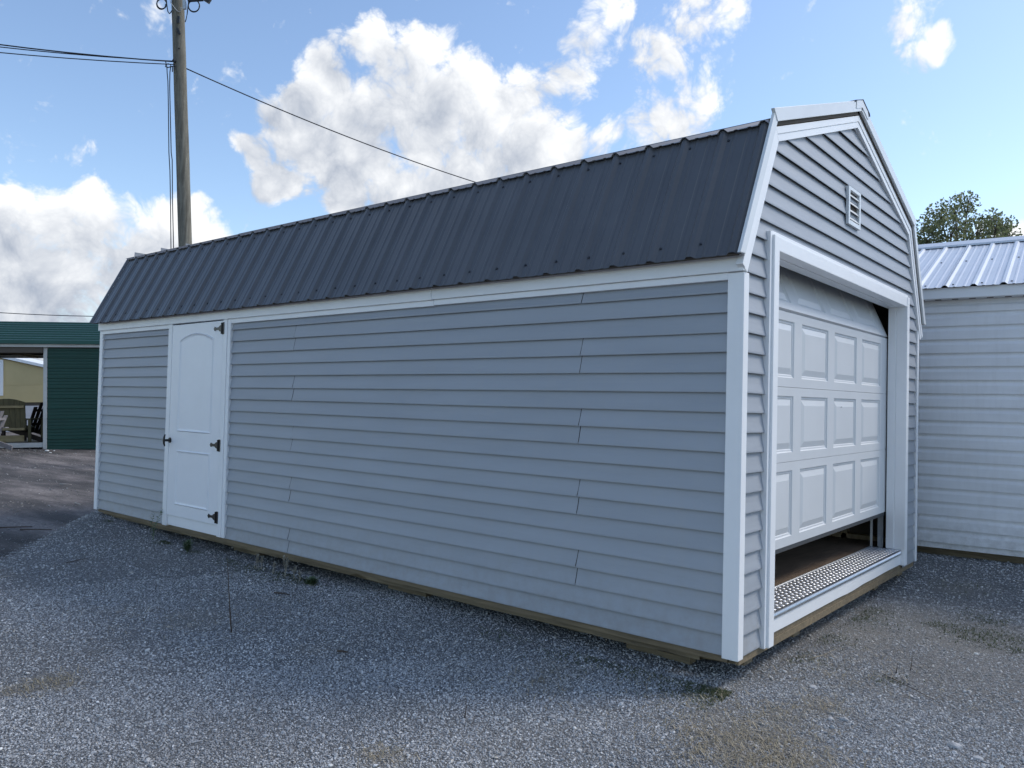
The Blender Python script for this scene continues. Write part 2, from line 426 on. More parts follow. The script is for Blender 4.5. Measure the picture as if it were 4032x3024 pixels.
# dirt lane beyond the edge of the pad
ln = t.math('ADD', t.math('MULTIPLY', t.math('SUBTRACT', X_, BA.x), (BB.y-BA.y)/BL), t.math('MULTIPLY', t.math('SUBTRACT', Y_, BA.y), -(BB.x-BA.x)/BL))
ln = t.math('ADD', ln, t.math('MULTIPLY', t.math('SUBTRACT', t.noise(fl, 3.0, 6, 0.65), 0.5), 0.5))
lane = t.maprange(ln, 0.10, -0.14, smooth=True)
mpl = t.new('ShaderNodeMapping'); t.link(fl, mpl.inputs[0]); mpl.inputs['Rotation'].default_value = (0, 0, -0.9); mpl.inputs['Scale'].default_value = (0.35, 1.4, 1)
ls = t.noise(mpl.outputs[0], 1.0, 9, 0.68)
lanec = t.ramp(ls, [(0.36, (0.055, 0.052, 0.052)), (0.46, (0.10, 0.092, 0.09)), (0.53, (0.17, 0.15, 0.143)), (0.62, (0.29, 0.255, 0.24))])
lanec = t.mix(t.maprange(t.noise(fl, 22, 8, 0.8), 0.42, 0.62, 0, 0.75), lanec, (0.075, 0.07, 0.068))
lanec = t.mix(t.maprange(t.noise(fl, 75, 3, 0.7), 0.62, 0.70, 0, 0.8), lanec, (0.34, 0.32, 0.31))
base = t.mix(lane, base, lanec)
# far away: grass fields
rr = t.vmath('LENGTH', fl)
far = t.maprange(t.math('ADD', rr, t.math('MULTIPLY', soiln, 18)), 45, 75, smooth=True)
base = t.mix(far, base, (0.07, 0.085, 0.035))
t.link(base, b.inputs['Base Color']); b.inputs['Roughness'].default_value = 0.9; b.inputs['Specular IOR Level'].default_value = 0.25
hgt = t.math('SUBTRACT', 1.0, vor.outputs['Distance'])
b1 = t.bump(t.math('MULTIPLY', hgt, t.math('SUBTRACT', 1.0, lane)), 0.9, 0.010)
b2 = t.bump(t.noise(fl, 40, 8, 0.75), 0.8, 0.02, b1)
t.link(b2, b.inputs['Normal'])
gm.materials.append(m)

# ------------------------------------------------------------------ loose gravel: real stones over the near pad
pcol = bpy.data.collections.new('gravel_stone_shapes')
pm_ = bpy.data.materials.new('gravel_stone'); pm_.use_nodes = True
t = NT(pm_.node_tree); b = t.n['Principled BSDF']
oi = t.new('ShaderNodeObjectInfo')
at1 = t.new('ShaderNodeAttribute', attribute_type='INSTANCER', attribute_name='tint')
c = t.ramp(oi.outputs['Random'], [(0.0, (0.13, 0.133, 0.138)), (0.3, (0.19, 0.193, 0.198)), (0.6, (0.24, 0.243, 0.246)), (0.88, (0.30, 0.30, 0.30)), (0.97, (0.38, 0.378, 0.37)), (1.0, (0.52, 0.51, 0.50))])
c = t.mix(at1.outputs['Fac'], c, (0.28, 0.245, 0.20))
at2 = t.new('ShaderNodeAttribute', attribute_type='INSTANCER', attribute_name='tone')
c = t.vmath('SCALE', c, at2.outputs['Fac'])
tcn = t.new('ShaderNodeTexCoord')
c = t.mix(t.maprange(t.noise(tcn.outputs['Object'], 3.0, 4, 0.6), 0.4, 0.7, 0, 0.35), c, (0.15, 0.155, 0.16))
t.link(c, b.inputs['Base Color']); b.inputs['Roughness'].default_value = 0.82; b.inputs['Specular IOR Level'].default_value = 0.3
import bmesh
for q in range(7):
    bm = bmesh.new(); bmesh.ops.create_icosphere(bm, subdivisions=1, radius=1.0)
    rq = random.Random(100+q)
    for v in bm.verts:
        v.co *= rq.uniform(0.72, 1.18)
        v.co = Vector((v.co.x*rq.uniform(0.95, 1.05), v.co.y*(0.62+0.08*(q % 4)), v.co.z*(0.48+0.05*(q % 3))))
    me = bpy.data.meshes.new('gravel_stone'); bm.to_mesh(me); bm.free(); me.materials.append(pm_)
    pcol.objects.link(bpy.data.objects.new('gravel_stone', me))
import numpy as np
rg = random.Random(5); nr = np.random.default_rng(5)
# lookup grids over the pad: height, stone cover, tone
gx0, gy0, gst = -10.5, -5.5, 0.07; gnx, gny = int(17.5/gst), int(13.0/gst)
gH = np.zeros((gny, gnx)); gK = np.ones((gny, gnx)); gT = np.zeros((gny, gnx)); gN = np.zeros((gny, gnx)); gB = np.zeros((gny, gnx))
for j in range(gny):
    y = gy0+j*gst
    for i in range(gnx):
        x = gx0+i*gst
        gH[j, i] = ground_h(x, y); gB[j, i] = bank(x, y)
        thin = 0.5+0.5*(mnoise.noise(Vector((x*0.55+4, y*0.55, 2.2)))*0.7+mnoise.noise(Vector((x*1.7, y*1.7, 8.2)))*0.5)
        keep = 1-0.65*sstep(thin, 0.50, 0.78); ti = 0.22*sstep(thin, 0.5, 0.8)
        for (qx, qy, qr, k) in PATCH:
            dq = math.hypot(x-qx, y-qy)
            if dq > qr*1.8: continue
            w = 1-sstep(dq+qr*0.6*mnoise.noise(Vector((x*4, y*4, 0))), qr*0.3, qr*1.2)
            keep = min(keep, 1-w*(0.45 if k != 'soil' else 0.35)); ti = max(ti, w*(0.45 if k != 'soil' else 0.28))
        gK[j, i] = keep; gT[j, i] = ti
        gN[j, i] = mnoise.noise(Vector((x*0.9, y*0.9, 7.7)))*0.6+mnoise.noise(Vector((x*3.3, y*3.3, 3.1)))*0.4
P_, R_, S_, T_, O_ = [], [], [], [], []
def add_stones(n, r0, r1, smin, smax, half=0.80):
    r = np.sqrt(nr.uniform(r0*r0, r1*r1, n)); a = math.atan2(FW.y, FW.x)+nr.uniform(-half, half, n)
    x = CAM.x+r*np.cos(a); y = CAM.y+r*np.sin(a)
    ok = ~((x > -7.2) & (x < -0.25) & (y > 0.30) & (y < 3.4)) & ~((y > 4.75+x*0.076) & (x > -8))
    ok &= (x > gx0+0.1) & (x < gx0+17.2) & (y > gy0+0.1) & (y < gy0+12.7)
    x, y = x[ok], y[ok]; i = ((x-gx0)/gst).round().astype(int); j = ((y-gy0)/gst).round().astype(int)
    d = gB[j, i]; m_ = len(x)
    ok = (nr.random(m_) < gK[j, i]) & ((d > nr.uniform(-0.25, 0.08, m_)) | (nr.random(m_) < 0.10))
    x, y, i, j, d = x[ok], y[ok], i[ok], j[ok], d[ok]; m_ = len(x)
    s_ = smin+(smax-smin)*nr.random(m_)**2.2
    s_ *= np.where(nr.random(m_) < 0.02, 1.9, 1.0)
    P_.append(np.stack([x, y, gH[j, i]+s_*0.2], 1)); S_.append(s_)
    R_.append(np.stack([nr.normal(0, 0.4, m_), nr.normal(0, 0.4, m_), nr.uniform(0, 6.283, m_)], 1))
    T_.append(np.clip(gT[j, i]*nr.uniform(0.2, 1.3, m_)+(nr.random(m_) < 0.05)*0.5, 0, 1))
    O_.append((1.78+0.62*gN[j, i])*np.where(d < -0.1, 0.6, 1.0))
add_stones(190000, 2.0, 4.3, 0.0026, 0.0078)
add_stones(150000, 4.3, 6.6, 0.0032, 0.0090)
add_stones(80000, 6.6, 10.2, 0.0045, 0.0115)
pts = np.concatenate(P_).tolist(); rots = np.concatenate(R_).tolist(); scls = np.concatenate(S_).tolist()
tints = np.concatenate(T_).tolist(); tones = np.concatenate(O_).tolist()
for _ in range(9000):                       # scattered stones on the dirt lane
    x = rg.uniform(-21, -7.6); y = rg.uniform(-3.5, 6.5)
    if bank(x, y) > -0.1 or rg.random() < 0.5-0.9*mnoise.noise(Vector((x*0.8, y*0.8, 5))): continue
    s_ = rg.uniform(0.006, 0.020)*(1.8 if rg.random() < 0.06 else 1)
    pts.append((x, y, ground_h(x, y)+s_*0.15)); scls.append(s_); rots.append((rg.gauss(0, .3), rg.gauss(0, .3), rg.uniform(0, 6.28)))
    tints.append(rg.uniform(0, 0.6)); tones.append(rg.uniform(0.5, 1.3))
gme = bpy.data.meshes.new('gravel'); gme.from_pydata(pts, [], [])
for nm, typ, dat in (('rot', 'FLOAT_VECTOR', [c for r in rots for c in r]), ('scl', 'FLOAT', scls), ('tint', 'FLOAT', tints), ('tone', 'FLOAT', tones)):
    a = gme.attributes.new(nm, typ, 'POINT'); a.data.foreach_set('vector' if typ == 'FLOAT_VECTOR' else 'value', dat)
gravel = bpy.data.objects.new('gravel', gme); COL.objects.link(gravel)
tag(gravel, 'loose grey crushed gravel lying over the ground in front of the barn', 'gravel'); gravel['kind'] = 'stuff'
ng = bpy.data.node_groups.new('gravel_scatter', 'GeometryNodeTree')
ng.interface.new_socket('Geometry', in_out='INPUT', socket_type='NodeSocketGeometry')
ng.interface.new_socket('Geometry', in_out='OUTPUT', socket_type='NodeSocketGeometry')
gi = ng.nodes.new('NodeGroupInput'); go = ng.nodes.new('NodeGroupOutput')
mp_ = ng.nodes.new('GeometryNodeMeshToPoints'); iop = ng.nodes.new('GeometryNodeInstanceOnPoints')
ci = ng.nodes.new('GeometryNodeCollectionInfo'); ci.inputs['Collection'].default_value = pcol
ci.inputs['Separate Children'].default_value = True; ci.inputs['Reset Children'].default_value = True
iop.inputs['Pick Instance'].default_value = True
def named(n, ty):
    k = ng.nodes.new('GeometryNodeInputNamedAttribute'); k.data_type = ty; k.inputs['Name'].default_value = n; return k.outputs['Attribute']
L = ng.links.new
L(gi.outputs[0], mp_.inputs['Mesh']); L(mp_.outputs[0], iop.inputs['Points']); L(ci.outputs[0], iop.inputs['Instance'])
e2r = ng.nodes.new('FunctionNodeEulerToRotation'); L(named('rot', 'FLOAT_VECTOR'), e2r.inputs[0]); L(e2r.outputs[0], iop.inputs['Rotation'])
L(named('scl', 'FLOAT'), iop.inputs['Scale']); L(iop.outputs[0], go.inputs[0])
gmod = gravel.modifiers.new('scatter', 'NODES'); gmod.node_group = ng

# ------------------------------------------------------------------ the barn shed
C4 = 0.1016                      # siding exposure
LEN, WID = 7.327, 3.570
barn = thing('barn_shed', 'long grey lofted barn shed with charcoal metal roof and half-raised white garage door', 'shed')
EAVE = Vector((-0.106, 2.009)); KNEE = Vector((0.290, 2.798)); PEAK = Vector((WID/2, 3.307))   # (y, z)
GX = 0.0417
prng = random.Random(21)
def plank(a0, a1, z0, plane, course=C4, name='siding_plank', mat='siding', parent=None, seam0=0.0, seam1=0.0, top=None, ends=None, proud=0.0195, nseg=None, lap=True):
    """one clapboard course; a = coordinate along the wall; plane(a, out, z) -> xyz. ends = (a0 top, a1 top)"""
    h = course if top is None else top
    a0t, a1t = ends if ends else (a0, a1)
    if lap == 'dutch':
        prof = [(0.001, 0.0), (proud, 0.0), (proud+0.001, 0.003), (proud*0.92, h*0.60), (proud*0.70, h*0.68), (0.0035, h*0.80), (0.002, h+0.004)]
    else:
        prof = [(proud-0.0035, 0.016), (proud-0.0032, -0.0005), (proud-0.001, -0.0008), (proud, 0.002), (proud-0.0006, 0.010), (0.002+(proud-0.002)*0.50, h*0.5), (0.001, h+0.006)]
    L_ = abs(a1-a0); n = nseg or max(1, int(L_/0.35))
    mb = MB(); ph = prng.uniform(0, 99)
    rows = []
    for i in range(n+1):
        f = i/n; row = []
        for (o, z) in prof:
            zz = max(0.0, min(1.0, z/h))
            A0 = a0+(a0t-a0)*zz + seam0*math.sin(zz*PI*0.5); A1 = a1+(a1t-a1)*zz + seam1*math.sin(zz*PI*0.5)
            a = A0+(A1-A0)*f
            w = mnoise.noise(Vector((a*1.3+ph, ph, 0)))
            w2 = mnoise.noise(Vector((a*0.45+ph*2, ph, 3)))
            row.append(plane(a, o+(0.0012*w+0.0016*w2)*(1 if o > 0.002 else 0), z0+z+0.0012*w+0.0022*w2))
        rows.append(row)
    k = len(prof)
    mb.v = [p for r in rows for p in r]
    for i in range(n):
        for j in range(k-1):
            q = (i*k+j, (i+1)*k+j, (i+1)*k+j+1, i*k+j+1); mb.f.append(q); mb.mi.append(0)
    for r, fl_ in ((0, 1), (n, 0)):        # end caps
        q = tuple(r*k+j for j in range(k)); mb.f.append(q if fl_ else q[::-1]); mb.mi.append(0)
    return mb.build(name, M[mat], parent)
plane_long = lambda a, o, z: (a, 0.006-o, z)
plane_gab = lambda a, o, z: (-0.004+o, a, z)

# sheathing boxes behind the siding keep the inside dark
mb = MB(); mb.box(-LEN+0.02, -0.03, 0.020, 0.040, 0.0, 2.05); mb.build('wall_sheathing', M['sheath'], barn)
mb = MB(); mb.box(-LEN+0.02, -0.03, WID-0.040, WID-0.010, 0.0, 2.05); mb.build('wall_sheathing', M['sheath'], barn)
# gable sheathing with the garage opening (front) and plain (back)
def gpoly(x0, x1, pts, name):
    mb = MB(); n = len(pts)
    mb.poly([(x1, y, z) for y, z in pts]); mb.poly([(x0, y, z) for y, z in pts][::-1])
    for i in range(n):
        (ya, za), (yb, zb) = pts[i], pts[(i+1) % n]
        mb.quad((x0, ya, za), (x0, yb, zb), (x1, yb, zb), (x1, ya, za))
    mb.build(name, M['sheath'], barn)
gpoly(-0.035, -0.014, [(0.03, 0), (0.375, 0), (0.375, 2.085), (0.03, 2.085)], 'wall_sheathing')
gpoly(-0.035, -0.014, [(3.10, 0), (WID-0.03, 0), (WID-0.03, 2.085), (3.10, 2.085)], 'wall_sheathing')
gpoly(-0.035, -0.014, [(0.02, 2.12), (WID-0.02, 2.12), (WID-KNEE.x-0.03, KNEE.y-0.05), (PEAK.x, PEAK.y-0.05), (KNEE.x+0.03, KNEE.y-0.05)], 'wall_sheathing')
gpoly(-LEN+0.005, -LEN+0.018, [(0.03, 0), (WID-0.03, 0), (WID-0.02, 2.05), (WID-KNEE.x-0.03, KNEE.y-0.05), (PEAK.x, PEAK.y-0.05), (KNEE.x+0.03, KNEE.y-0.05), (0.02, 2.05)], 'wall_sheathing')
# long wall planks
XL0, XL1 = -LEN+0.062, -5.792
XR0, XR1 = -4.700, -0.062
GAPS = 0.0026
for k in range(19):
    top = None if k < 18 else 0.062
    plank(XL0, XL1, k*C4, plane_long, parent=barn, top=top)
    sm = None
    if k % 4 in (0, 1): sm = -3.775
    elif k % 4 in (2, 3): sm = -0.972
    cv = -0.010 if k % 2 else -0.005
    plank(XR0, sm-GAPS, k*C4, plane_long, parent=barn, top=top, seam1=-cv)
    plank(sm+GAPS, XR1, k*C4, plane_long, parent=barn, top=top, seam0=-cv)
# gable planks
def rl(z, ins_up=0.115, ins_lo=0.100):            # left limit of the gable wall at height z
    dlo = (KNEE-EAVE).normalized(); dup = (PEAK-KNEE).normalized()
    ylo = EAVE.x + (z-EAVE.y)*dlo.x/dlo.y + ins_lo/dlo.y
    yup = KNEE.x + (z-KNEE.y)*dup.x/dup.y + ins_up/dup.y
    return max(0.035, ylo, yup)
for k in range(32):
    z0 = k*C4; z1 = z0+C4
    if z0 < 2.16-0.06:
        top = None
        plank(max(0.035, rl(z0)), 0.318, z0, plane_gab, parent=barn, ends=(max(0.035, rl(z1)), 0.318))
        plank(3.150, min(WID-0.035, WID-rl(z0)), z0, plane_gab, parent=barn, ends=(3.150, min(WID-0.035, WID-rl(z1))))
    else:
        a, bq = rl(z0), WID-rl(z0); a2, b2 = rl(z1), WID-rl(z1)
        if bq-a < 0.12: continue
        if b2 < a2: a2 = b2 = WID/2
        plank(a, bq, z0, plane_gab, parent=barn, ends=(a2, b2))
# back gable, a plain clapboard sheet
mb = MB()
for k in range(30):
    z0 = k*C4; y0, y1 = rl(z0, 0.06, 0.03), WID-rl(z0, 0.06, 0.03)
    if y1-y0 < 0.1: break
    mb.quad((-LEN-0.008, y0, z0), (-LEN-0.008, y1, z0), (-LEN+0.002, y1, z0+C4), (-LEN+0.002, y0, z0+C4))
mb.build('back_siding', M['siding'], barn)
# corner posts
def post(x0, x1, y0, y1, z0, z1):
    mb = MB(); mb.box(x0, x1, y0, y1, z0, z1); return mb.build('corner_post', M['white'], barn, bevel=0.004)
post(-0.067, 0.0205, -0.024, 0.040, -0.011, 1.924)
post(-LEN-0.006, -LEN+0.064, -0.024, 0.030, -0.012, 1.924)
post(-0.03, 0.0205, WID-0.028, WID+0.022, -0.006, 1.93)
post(-LEN-0.006, -LEN+0.05, WID-0.03, WID+0.024, -0.01, 1.93)
# fascia and frieze
for (a, b_, dz) in ((-LEN-0.018, -2.185, 0.0), (-2.183, 0.023, 0.002)):
    mb = MB(); mb.box(a, b_, -0.040, 0.012, 1.925+dz, 2.012); mb.build('fascia_board', M['white'], barn, bevel=0.003)
for (a, b_, dz) in ((-LEN+0.060, -5.79, 0), (-4.70, -2.178, 0), (-2.176, -0.066, 0.004)):
    mb = MB(); mb.box(a, b_, -0.0225, 0.010, 1.886+dz, 1.926); mb.build('frieze_strip', M['white'], barn, bevel=0.002)
mb = MB(); mb.box(-LEN-0.018, 0.02, WID-0.012, WID+0.040, 1.925, 2.012); mb.build('fascia_board', M['white'], barn, bevel=0.003)

# roof sheets: ribbed panels
RS = 0.2297; RIB0 = -0.2353
def rib_profile(x0, x1, first):
    """(x, height) samples of the ribbed sheet from x1 (near) to x0 (far)"""
    pts = []
    i = 0
    xs = []
    k = -2
    while True:
        c = first - k*RS
        if c < x0-0.3: break
        for dx, h in ((0.031, 0), (0.0115, 0.019), (-0.0115, 0.019), (-0.031, 0)):
            xs.append((c+dx, h))
        for m_ in (1, 2):
            cm = c - RS*m_/3
            for dx, h in ((0.014, 0), (0.006, 0.0035), (-0.006, 0.0035), (-0.014, 0)): xs.append((cm+dx, h))
        k += 1
    def hat(x):
        for (xa, ha), (xb, hb) in zip(xs, xs[1:]):
            if xb <= x <= xa: return hb+(ha-hb)*(x-xb)/(xa-xb) if xa != xb else ha
        return 0
    out = [(x1, hat(x1))]+[p for p in xs if x0 < p[0] < x1]+[(x0, hat(x0))]
    return out
def roof_sheet(p0, p1, x0, x1, name, parent, mat='charcoal', first=RIB0, thick=0.003, lift=0.0, back='backing', rag=0.0, tf=None):
    p0 = Vector(p0); p1 = Vector(p1); d = (p1-p0).normalized(); nrm = Vector((-d.y, d.x))
    if nrm.y < 0: nrm = -nrm
    prof = rib_profile(x0, x1, first); mb = MB(); n = len(prof)
    for q in (p0, p1):
        for off in (0.0, -thick):
            for (x, h) in prof:
                o = h+off+lift
                v = (x, q.x+nrm.x*o, q.y+nrm.y*o); mb.v.append(v if tf is None else tf(v))
    for i in range(n-1):
        a, b_, c, d_ = i, i+1, 2*n+i+1, 2*n+i
        mb.f.append((a, b_, c, d_)); mb.mi.append(0)
        a, b_, c, d_ = n+i, n+i+1, 3*n+i+1, 3*n+i
        mb.f.append((d_, c, b_, a)); mb.mi.append(1)
        mb.f.append((i+1, i, n+i, n+i+1)); mb.mi.append(0)
        mb.f.append((2*n+i, 2*n+i+1, 3*n+i+1, 3*n+i)); mb.mi.append(0)
    for i in (0, n-1):
        mb.f.append((i, n+i, 3*n+i, 2*n+i)); mb.mi.append(0)
    return mb.build(name, M[mat], parent, mats=[M[mat], M[back]])
dlo = (KNEE-EAVE).normalized(); dup = (PEAK-KNEE).normalized()
mirror = lambda p: Vector((WID-p.x, p.y))
X_NEAR, X_FAR = GX-0.004, -LEN-GX+0.004
joints = [X_NEAR]+[RIB0-RS*(4*i+2) - 0.033 for i in range(8)]
joints = [j for j in joints if j > X_FAR+0.2]+[X_FAR]
EAVE_S = EAVE - dlo*0.012
UP0 = Vector((0.243, 2.748)); UPK = Vector((WID/2-0.004, 3.335)); dur = (UPK-UP0).normalized()
for i, (b_, a) in enumerate(zip(joints, joints[1:])):
    roof_sheet(EAVE_S, KNEE-dlo*0.044, a, b_+ (0.0 if i == 0 else 0.012), 'roof_panel', barn, lift=-0.002*(i % 2))
    roof_sheet(UP0, UPK, a, b_+(0.0 if i == 0 else 0.012), 'roof_panel', barn, lift=-0.002*(i % 2))
roof_sheet(mirror(EAVE_S), mirror(KNEE-dlo*0.044), X_FAR, X_NEAR, 'roof_panel', barn)
roof_sheet(mirror(UP0), mirror(UPK), X_FAR, X_NEAR, 'roof_panel', barn)
# roof deck below the sheets, stops light leaks
mb = MB()
ring = [EAVE, KNEE-dlo*0.05, PEAK, mirror(KNEE-dlo*0.05), mirror(EAVE)]
for p, q in zip(ring, ring[1:]):
    d = (q-p).normalized(); nr = Vector((-d.y, d.x)); nr = nr if nr.y > 0 else -nr
    if abs(nr.y) < 1e-6: pass
    o1 = -nr*0.010; o2 = -nr*0.028
    mb.hexa([(X_FAR+0.03, *(p+o2)), (X_NEAR-0.02, *(p+o2)), (X_NEAR-0.02, *(q+o2)), (X_FAR+0.03, *(q+o2)),
             (X_FAR+0.03, *(p+o1)), (X_NEAR-0.02, *(p+o1)), (X_NEAR-0.02, *(q+o1)), (X_FAR+0.03, *(q+o1))])
mb.build('roof_deck', M['sheath'], barn)
# ridge cap
for s in (0, 1):
    f_ = (lambda p: p) if s == 0 else mirror
    a = f_(UPK+Vector((0.004, 0.016))); b_ = f_(UPK-dur*0.16+Vector((0, 0.022))); c = f_(UPK-dur*0.172+Vector((0, 0.010)))
    mb = MB()
    for p, q in ((a, b_), (b_, c)):
        mb.hexa([(X_FAR-0.015, *p), (GX+0.018, *p), (GX+0.018, *q), (X_FAR-0.015, *q)] +
                [(X_FAR-0.015, p.x, p.y+0.003), (GX+0.018, p.x, p.y+0.003), (GX+0.018, q.x, q.y+0.003), (X_FAR-0.015, q.x, q.y+0.003)])
    mb.build('ridge_cap', M['charcoal'], barn)
    mb = MB()      # pale end closure of the ridge cap
    mb.hexa([(GX-0.03, *(PEAK+Vector((0, -0.01)))), (GX+0.014, *(PEAK+Vector((0, -0.01)))), (GX+0.014, *f_(PEAK-dup*0.14-Vector((0, 0.01)))), (GX-0.03, *f_(PEAK-dup*0.14-Vector((0, 0.01)))),
             (GX-0.03, *(a-Vector((0, 0.002)))), (GX+0.014, *(a-Vector((0, 0.002)))), (GX+0.014, *(f_(UPK-dur*0.13+Vector((0, 0.020))))), (GX-0.03, *(f_(UPK-dur*0.13+Vector((0, 0.020)))))])
    mb.build('ridge_closure', M['white_metal'], barn)
# rake trim on the gable
def strip(p, q, o0, o1, x0, x1, name, mat, e0=0.0, e1=0.0, bevel=0.0):
    """board in the gable plane along p->q between inward offsets o0 < o1, x from x0 to x1; e = end slant"""
    d = (q-p).normalized(); nr = Vector((d.y, -d.x))
    if nr.y > 0.2 or (abs(nr.y) <= 0.2 and False): nr = -nr
    cen = Vector((WID/2, 1.5))
    if (cen-p).dot(nr) < 0: nr = -nr
    A = p+nr*o0; B = q+nr*o0; Cc = q+nr*o1+d*e1; D = p+nr*o1+d*e0
    mb = MB(); mb.hexa([(x0, *D), (x1, *D), (x1, *Cc), (x0, *Cc), (x0, *A), (x1, *A), (x1, *B), (x0, *B)])
    return mb.build(name, M[mat], barn, bevel=bevel)
ang_peak = math.atan2(dup.y, dup.x); ang_lo = math.atan2(dlo.y, dlo.x)
mit = math.tan((ang_lo-ang_peak)/2); mpk = math.tan(ang_peak)
EA2 = EAVE-dlo*0.02
for s in (0, 1):
    f_ = (lambda p: p) if s == 0 else mirror
    # metal rake faces
    strip(f_(EA2), f_(KNEE+dlo*0.0), -0.022, 0.032, GX-0.012, GX+0.006, 'rake_trim', 'white_metal', 0.03, -0.032*mit, 0.002)
    strip(f_(KNEE-dup*0.026), f_(PEAK), -0.040, 0.030, GX-0.010, GX+0.010, 'rake_trim', 'white_metal', 0.03, 0.030*mpk*0.5, 0.002)
    # recess board and wall trims
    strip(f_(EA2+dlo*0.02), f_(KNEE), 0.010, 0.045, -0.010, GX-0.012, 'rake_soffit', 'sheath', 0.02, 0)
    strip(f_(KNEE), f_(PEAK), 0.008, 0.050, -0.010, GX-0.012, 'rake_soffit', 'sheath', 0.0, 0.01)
    def ofs(o):
        nlo = Vector((dlo.y, -dlo.x)); nup = Vector((dup.y, -dup.x))
        e_ = EAVE-dlo*(0.095 if s else 0.03)+nlo*o; mk = (nlo+nup); mk = mk/mk.dot(nlo)
        return f_(e_), f_(KNEE+mk*o), f_(PEAK+Vector((0, -o/nup.y*-1.0 if nup.y > 0 else o/nup.y)))
    for (o0, o1, xf) in ((0.056, 0.094, 0.031), (0.0945, 0.134, 0.0265)):
        A_, B_ = ofs(o0), ofs(o1)
        for i in (0, 1):
            mb = MB(); D, A, B, Cc = B_[i], A_[i], A_[i+1], B_[i+1]
            mb.hexa([(-0.006, *D), (xf, *D), (xf, *Cc), (-0.006, *Cc), (-0.006, *A), (xf, *A), (xf, *B), (-0.006, *B)])
            mb.build('wall_trim', M['white'], barn, bevel=0.0015)
# screws along the roof
mb = MB()
for i in range(31):
    for (p, base, off) in ((EAVE+dlo*0.075, 0.040, 0), (KNEE-dlo*0.115, 0.040, 0)):
        x = RIB0-RS*i+base
        if x > 0.02: continue
        c = Vector((x, p.x, p.y)); nn = Vector((0, -dlo.y, dlo.x)); nn = nn if nn.z > 0 or nn.y < 0 else -nn
        mb.tube([c-nn*0.002, c+nn*0.005], 0.0075, 6)
mb.build('roof_screws', M['screw'], barn, kind='stuff')

# ---- gable vent
vent = MB()
vy0, vy1, vz0, vz1 = 1.600, 1.862, 2.478, 2.730
vent.box(0.010, 0.030, vy0, vy0+0.030, vz0, vz1); vent.box(0.010, 0.030, vy1-0.030, vy1, vz0, vz1)
vent.box(0.010, 0.030, vy0+0.030, vy1-0.030, vz1-0.022, vz1); vent.box(0.010, 0.030, vy0+0.030, vy1-0.030, vz0, vz0+0.030)
vp = vent.build('gable_vent', M['white_metal'], barn, bevel=0.002)
mb = MB(); mb.box(0.004, 0.0095, vy0+0.028, vy1-0.028, vz0+0.02, vz1-0.02); mb.build('vent_screen', M['sheath'], vp)
for i in range(4):
    z = vz0+0.045+i*0.051
    mb = MB(); mb.hexa([(0.028, vy0+0.030, z-0.010), (0.030, vy0+0.030, z-0.009), (0.030, vy1-0.030, z-0.009), (0.028, vy1-0.030, z-0.010),
                        (0.010, vy0+0.030, z+0.016), (0.012, vy0+0.030, z+0.018), (0.012, vy1-0.030, z+0.018), (0.010, vy1-0.030, z+0.016)])
    mb.build('louver', M['white_metal'], vp)

# ---- garage opening
FX = 0.045; OY0, OY1 = 0.376, 3.085; OZ = 2.090
mb = MB(); mb.box(-0.035, FX, OY0-0.070, OY0, -0.012, OZ+0.078); mb.build('garage_jamb', M['white'], barn, bevel=0.003)
mb = MB(); mb.box(-0.035, FX, OY1, OY1+0.072, 0.026, OZ+0.078); mb.build('garage_jamb', M['white'], barn, bevel=0.003)
mb = MB(); mb.box(-0.035, FX-0.003, OY0+0.001, OY1-0.001, OZ, OZ+0.076); mb.build('garage_header', M['white'], barn, bevel=0.003)
mb = MB(); mb.box(-0.01, 0.032, OY0-0.098, OY0-0.0705, -0.012, OZ+0.095); mb.build('jamb_channel', M['white'], barn, bevel=0.002)
mb = MB(); mb.box(-0.01, 0.030, OY0-0.068, OY1+0.070, OZ+0.0785, OZ+0.100); mb.build('jamb_channel', M['white'], barn, bevel=0.002)
mb = MB(); mb.box(-0.01, 0.030, OY1+0.0725, OY1+0.085, 0.02, OZ+0.078); mb.build('jamb_channel', M['white'], barn, bevel=0.002)
# inner stops
mb = MB(); mb.box(-0.093, -0.0355, OY1-0.004, OY1+0.05, 0.150, OZ); mb.build('door_stop', M['white'], barn, bevel=0.002)
mb = MB(); mb.box(-0.093, -0.0355, OY0-0.05, OY0+0.004, 0.150, OZ); mb.build('door_stop', M['white'], barn, bevel=0.002)
mb = MB(); mb.box(-0.110, -0.0355, OY0-0.05, OY1+0.05, OZ-0.004, OZ+0.06); mb.build('door_stop', M['white'], barn, bevel=0.002)
mb = MB(); mb.box(-0.094, -0.0385, OY1-0.012, OY1-0.0045, 0.152, OZ-0.006); mb.build('weather_strip', M['white'], barn, bevel=0.001)
# sill board and tread plate
mb = MB(); nseg = 24; rows = []
for i in range(nseg+1):
    y = OY0+0.002+(OY1-OY0-0.004)*i/nseg
    zb = 0.036+0.010*max(0, mnoise.noise(Vector((y*1.7, 3.1, 0))))-0.006*sstep(y, 1.5, 1.8)*(1-sstep(y, 1.9, 2.1))
    xx = 0.0155+0.002*mnoise.noise(Vector((y*2.0, 9, 0)))
    rows.append([(-0.02, y, zb), (xx, y, zb), (xx, y, 0.128), (-0.02, y, 0.128)])
for i in range(nseg):
    a, b_ = rows[i], rows[i+1]
    for j in range(4): mb.quad(a[j], b_[j], b_[(j+1) % 4], a[(j+1) % 4])
mb.poly(rows[0]); mb.poly(rows[-1][::-1])
mb.build('sill_board', M['white'], barn)
TZ = 0.150
mb = MB(); TX0, TX1 = -0.205, 0.022
mb.box(TX0, TX1, OY0+0.003, OY1-0.006, TZ-0.004, TZ); tp = mb.build('tread_plate', M['alu_dark'], barn)
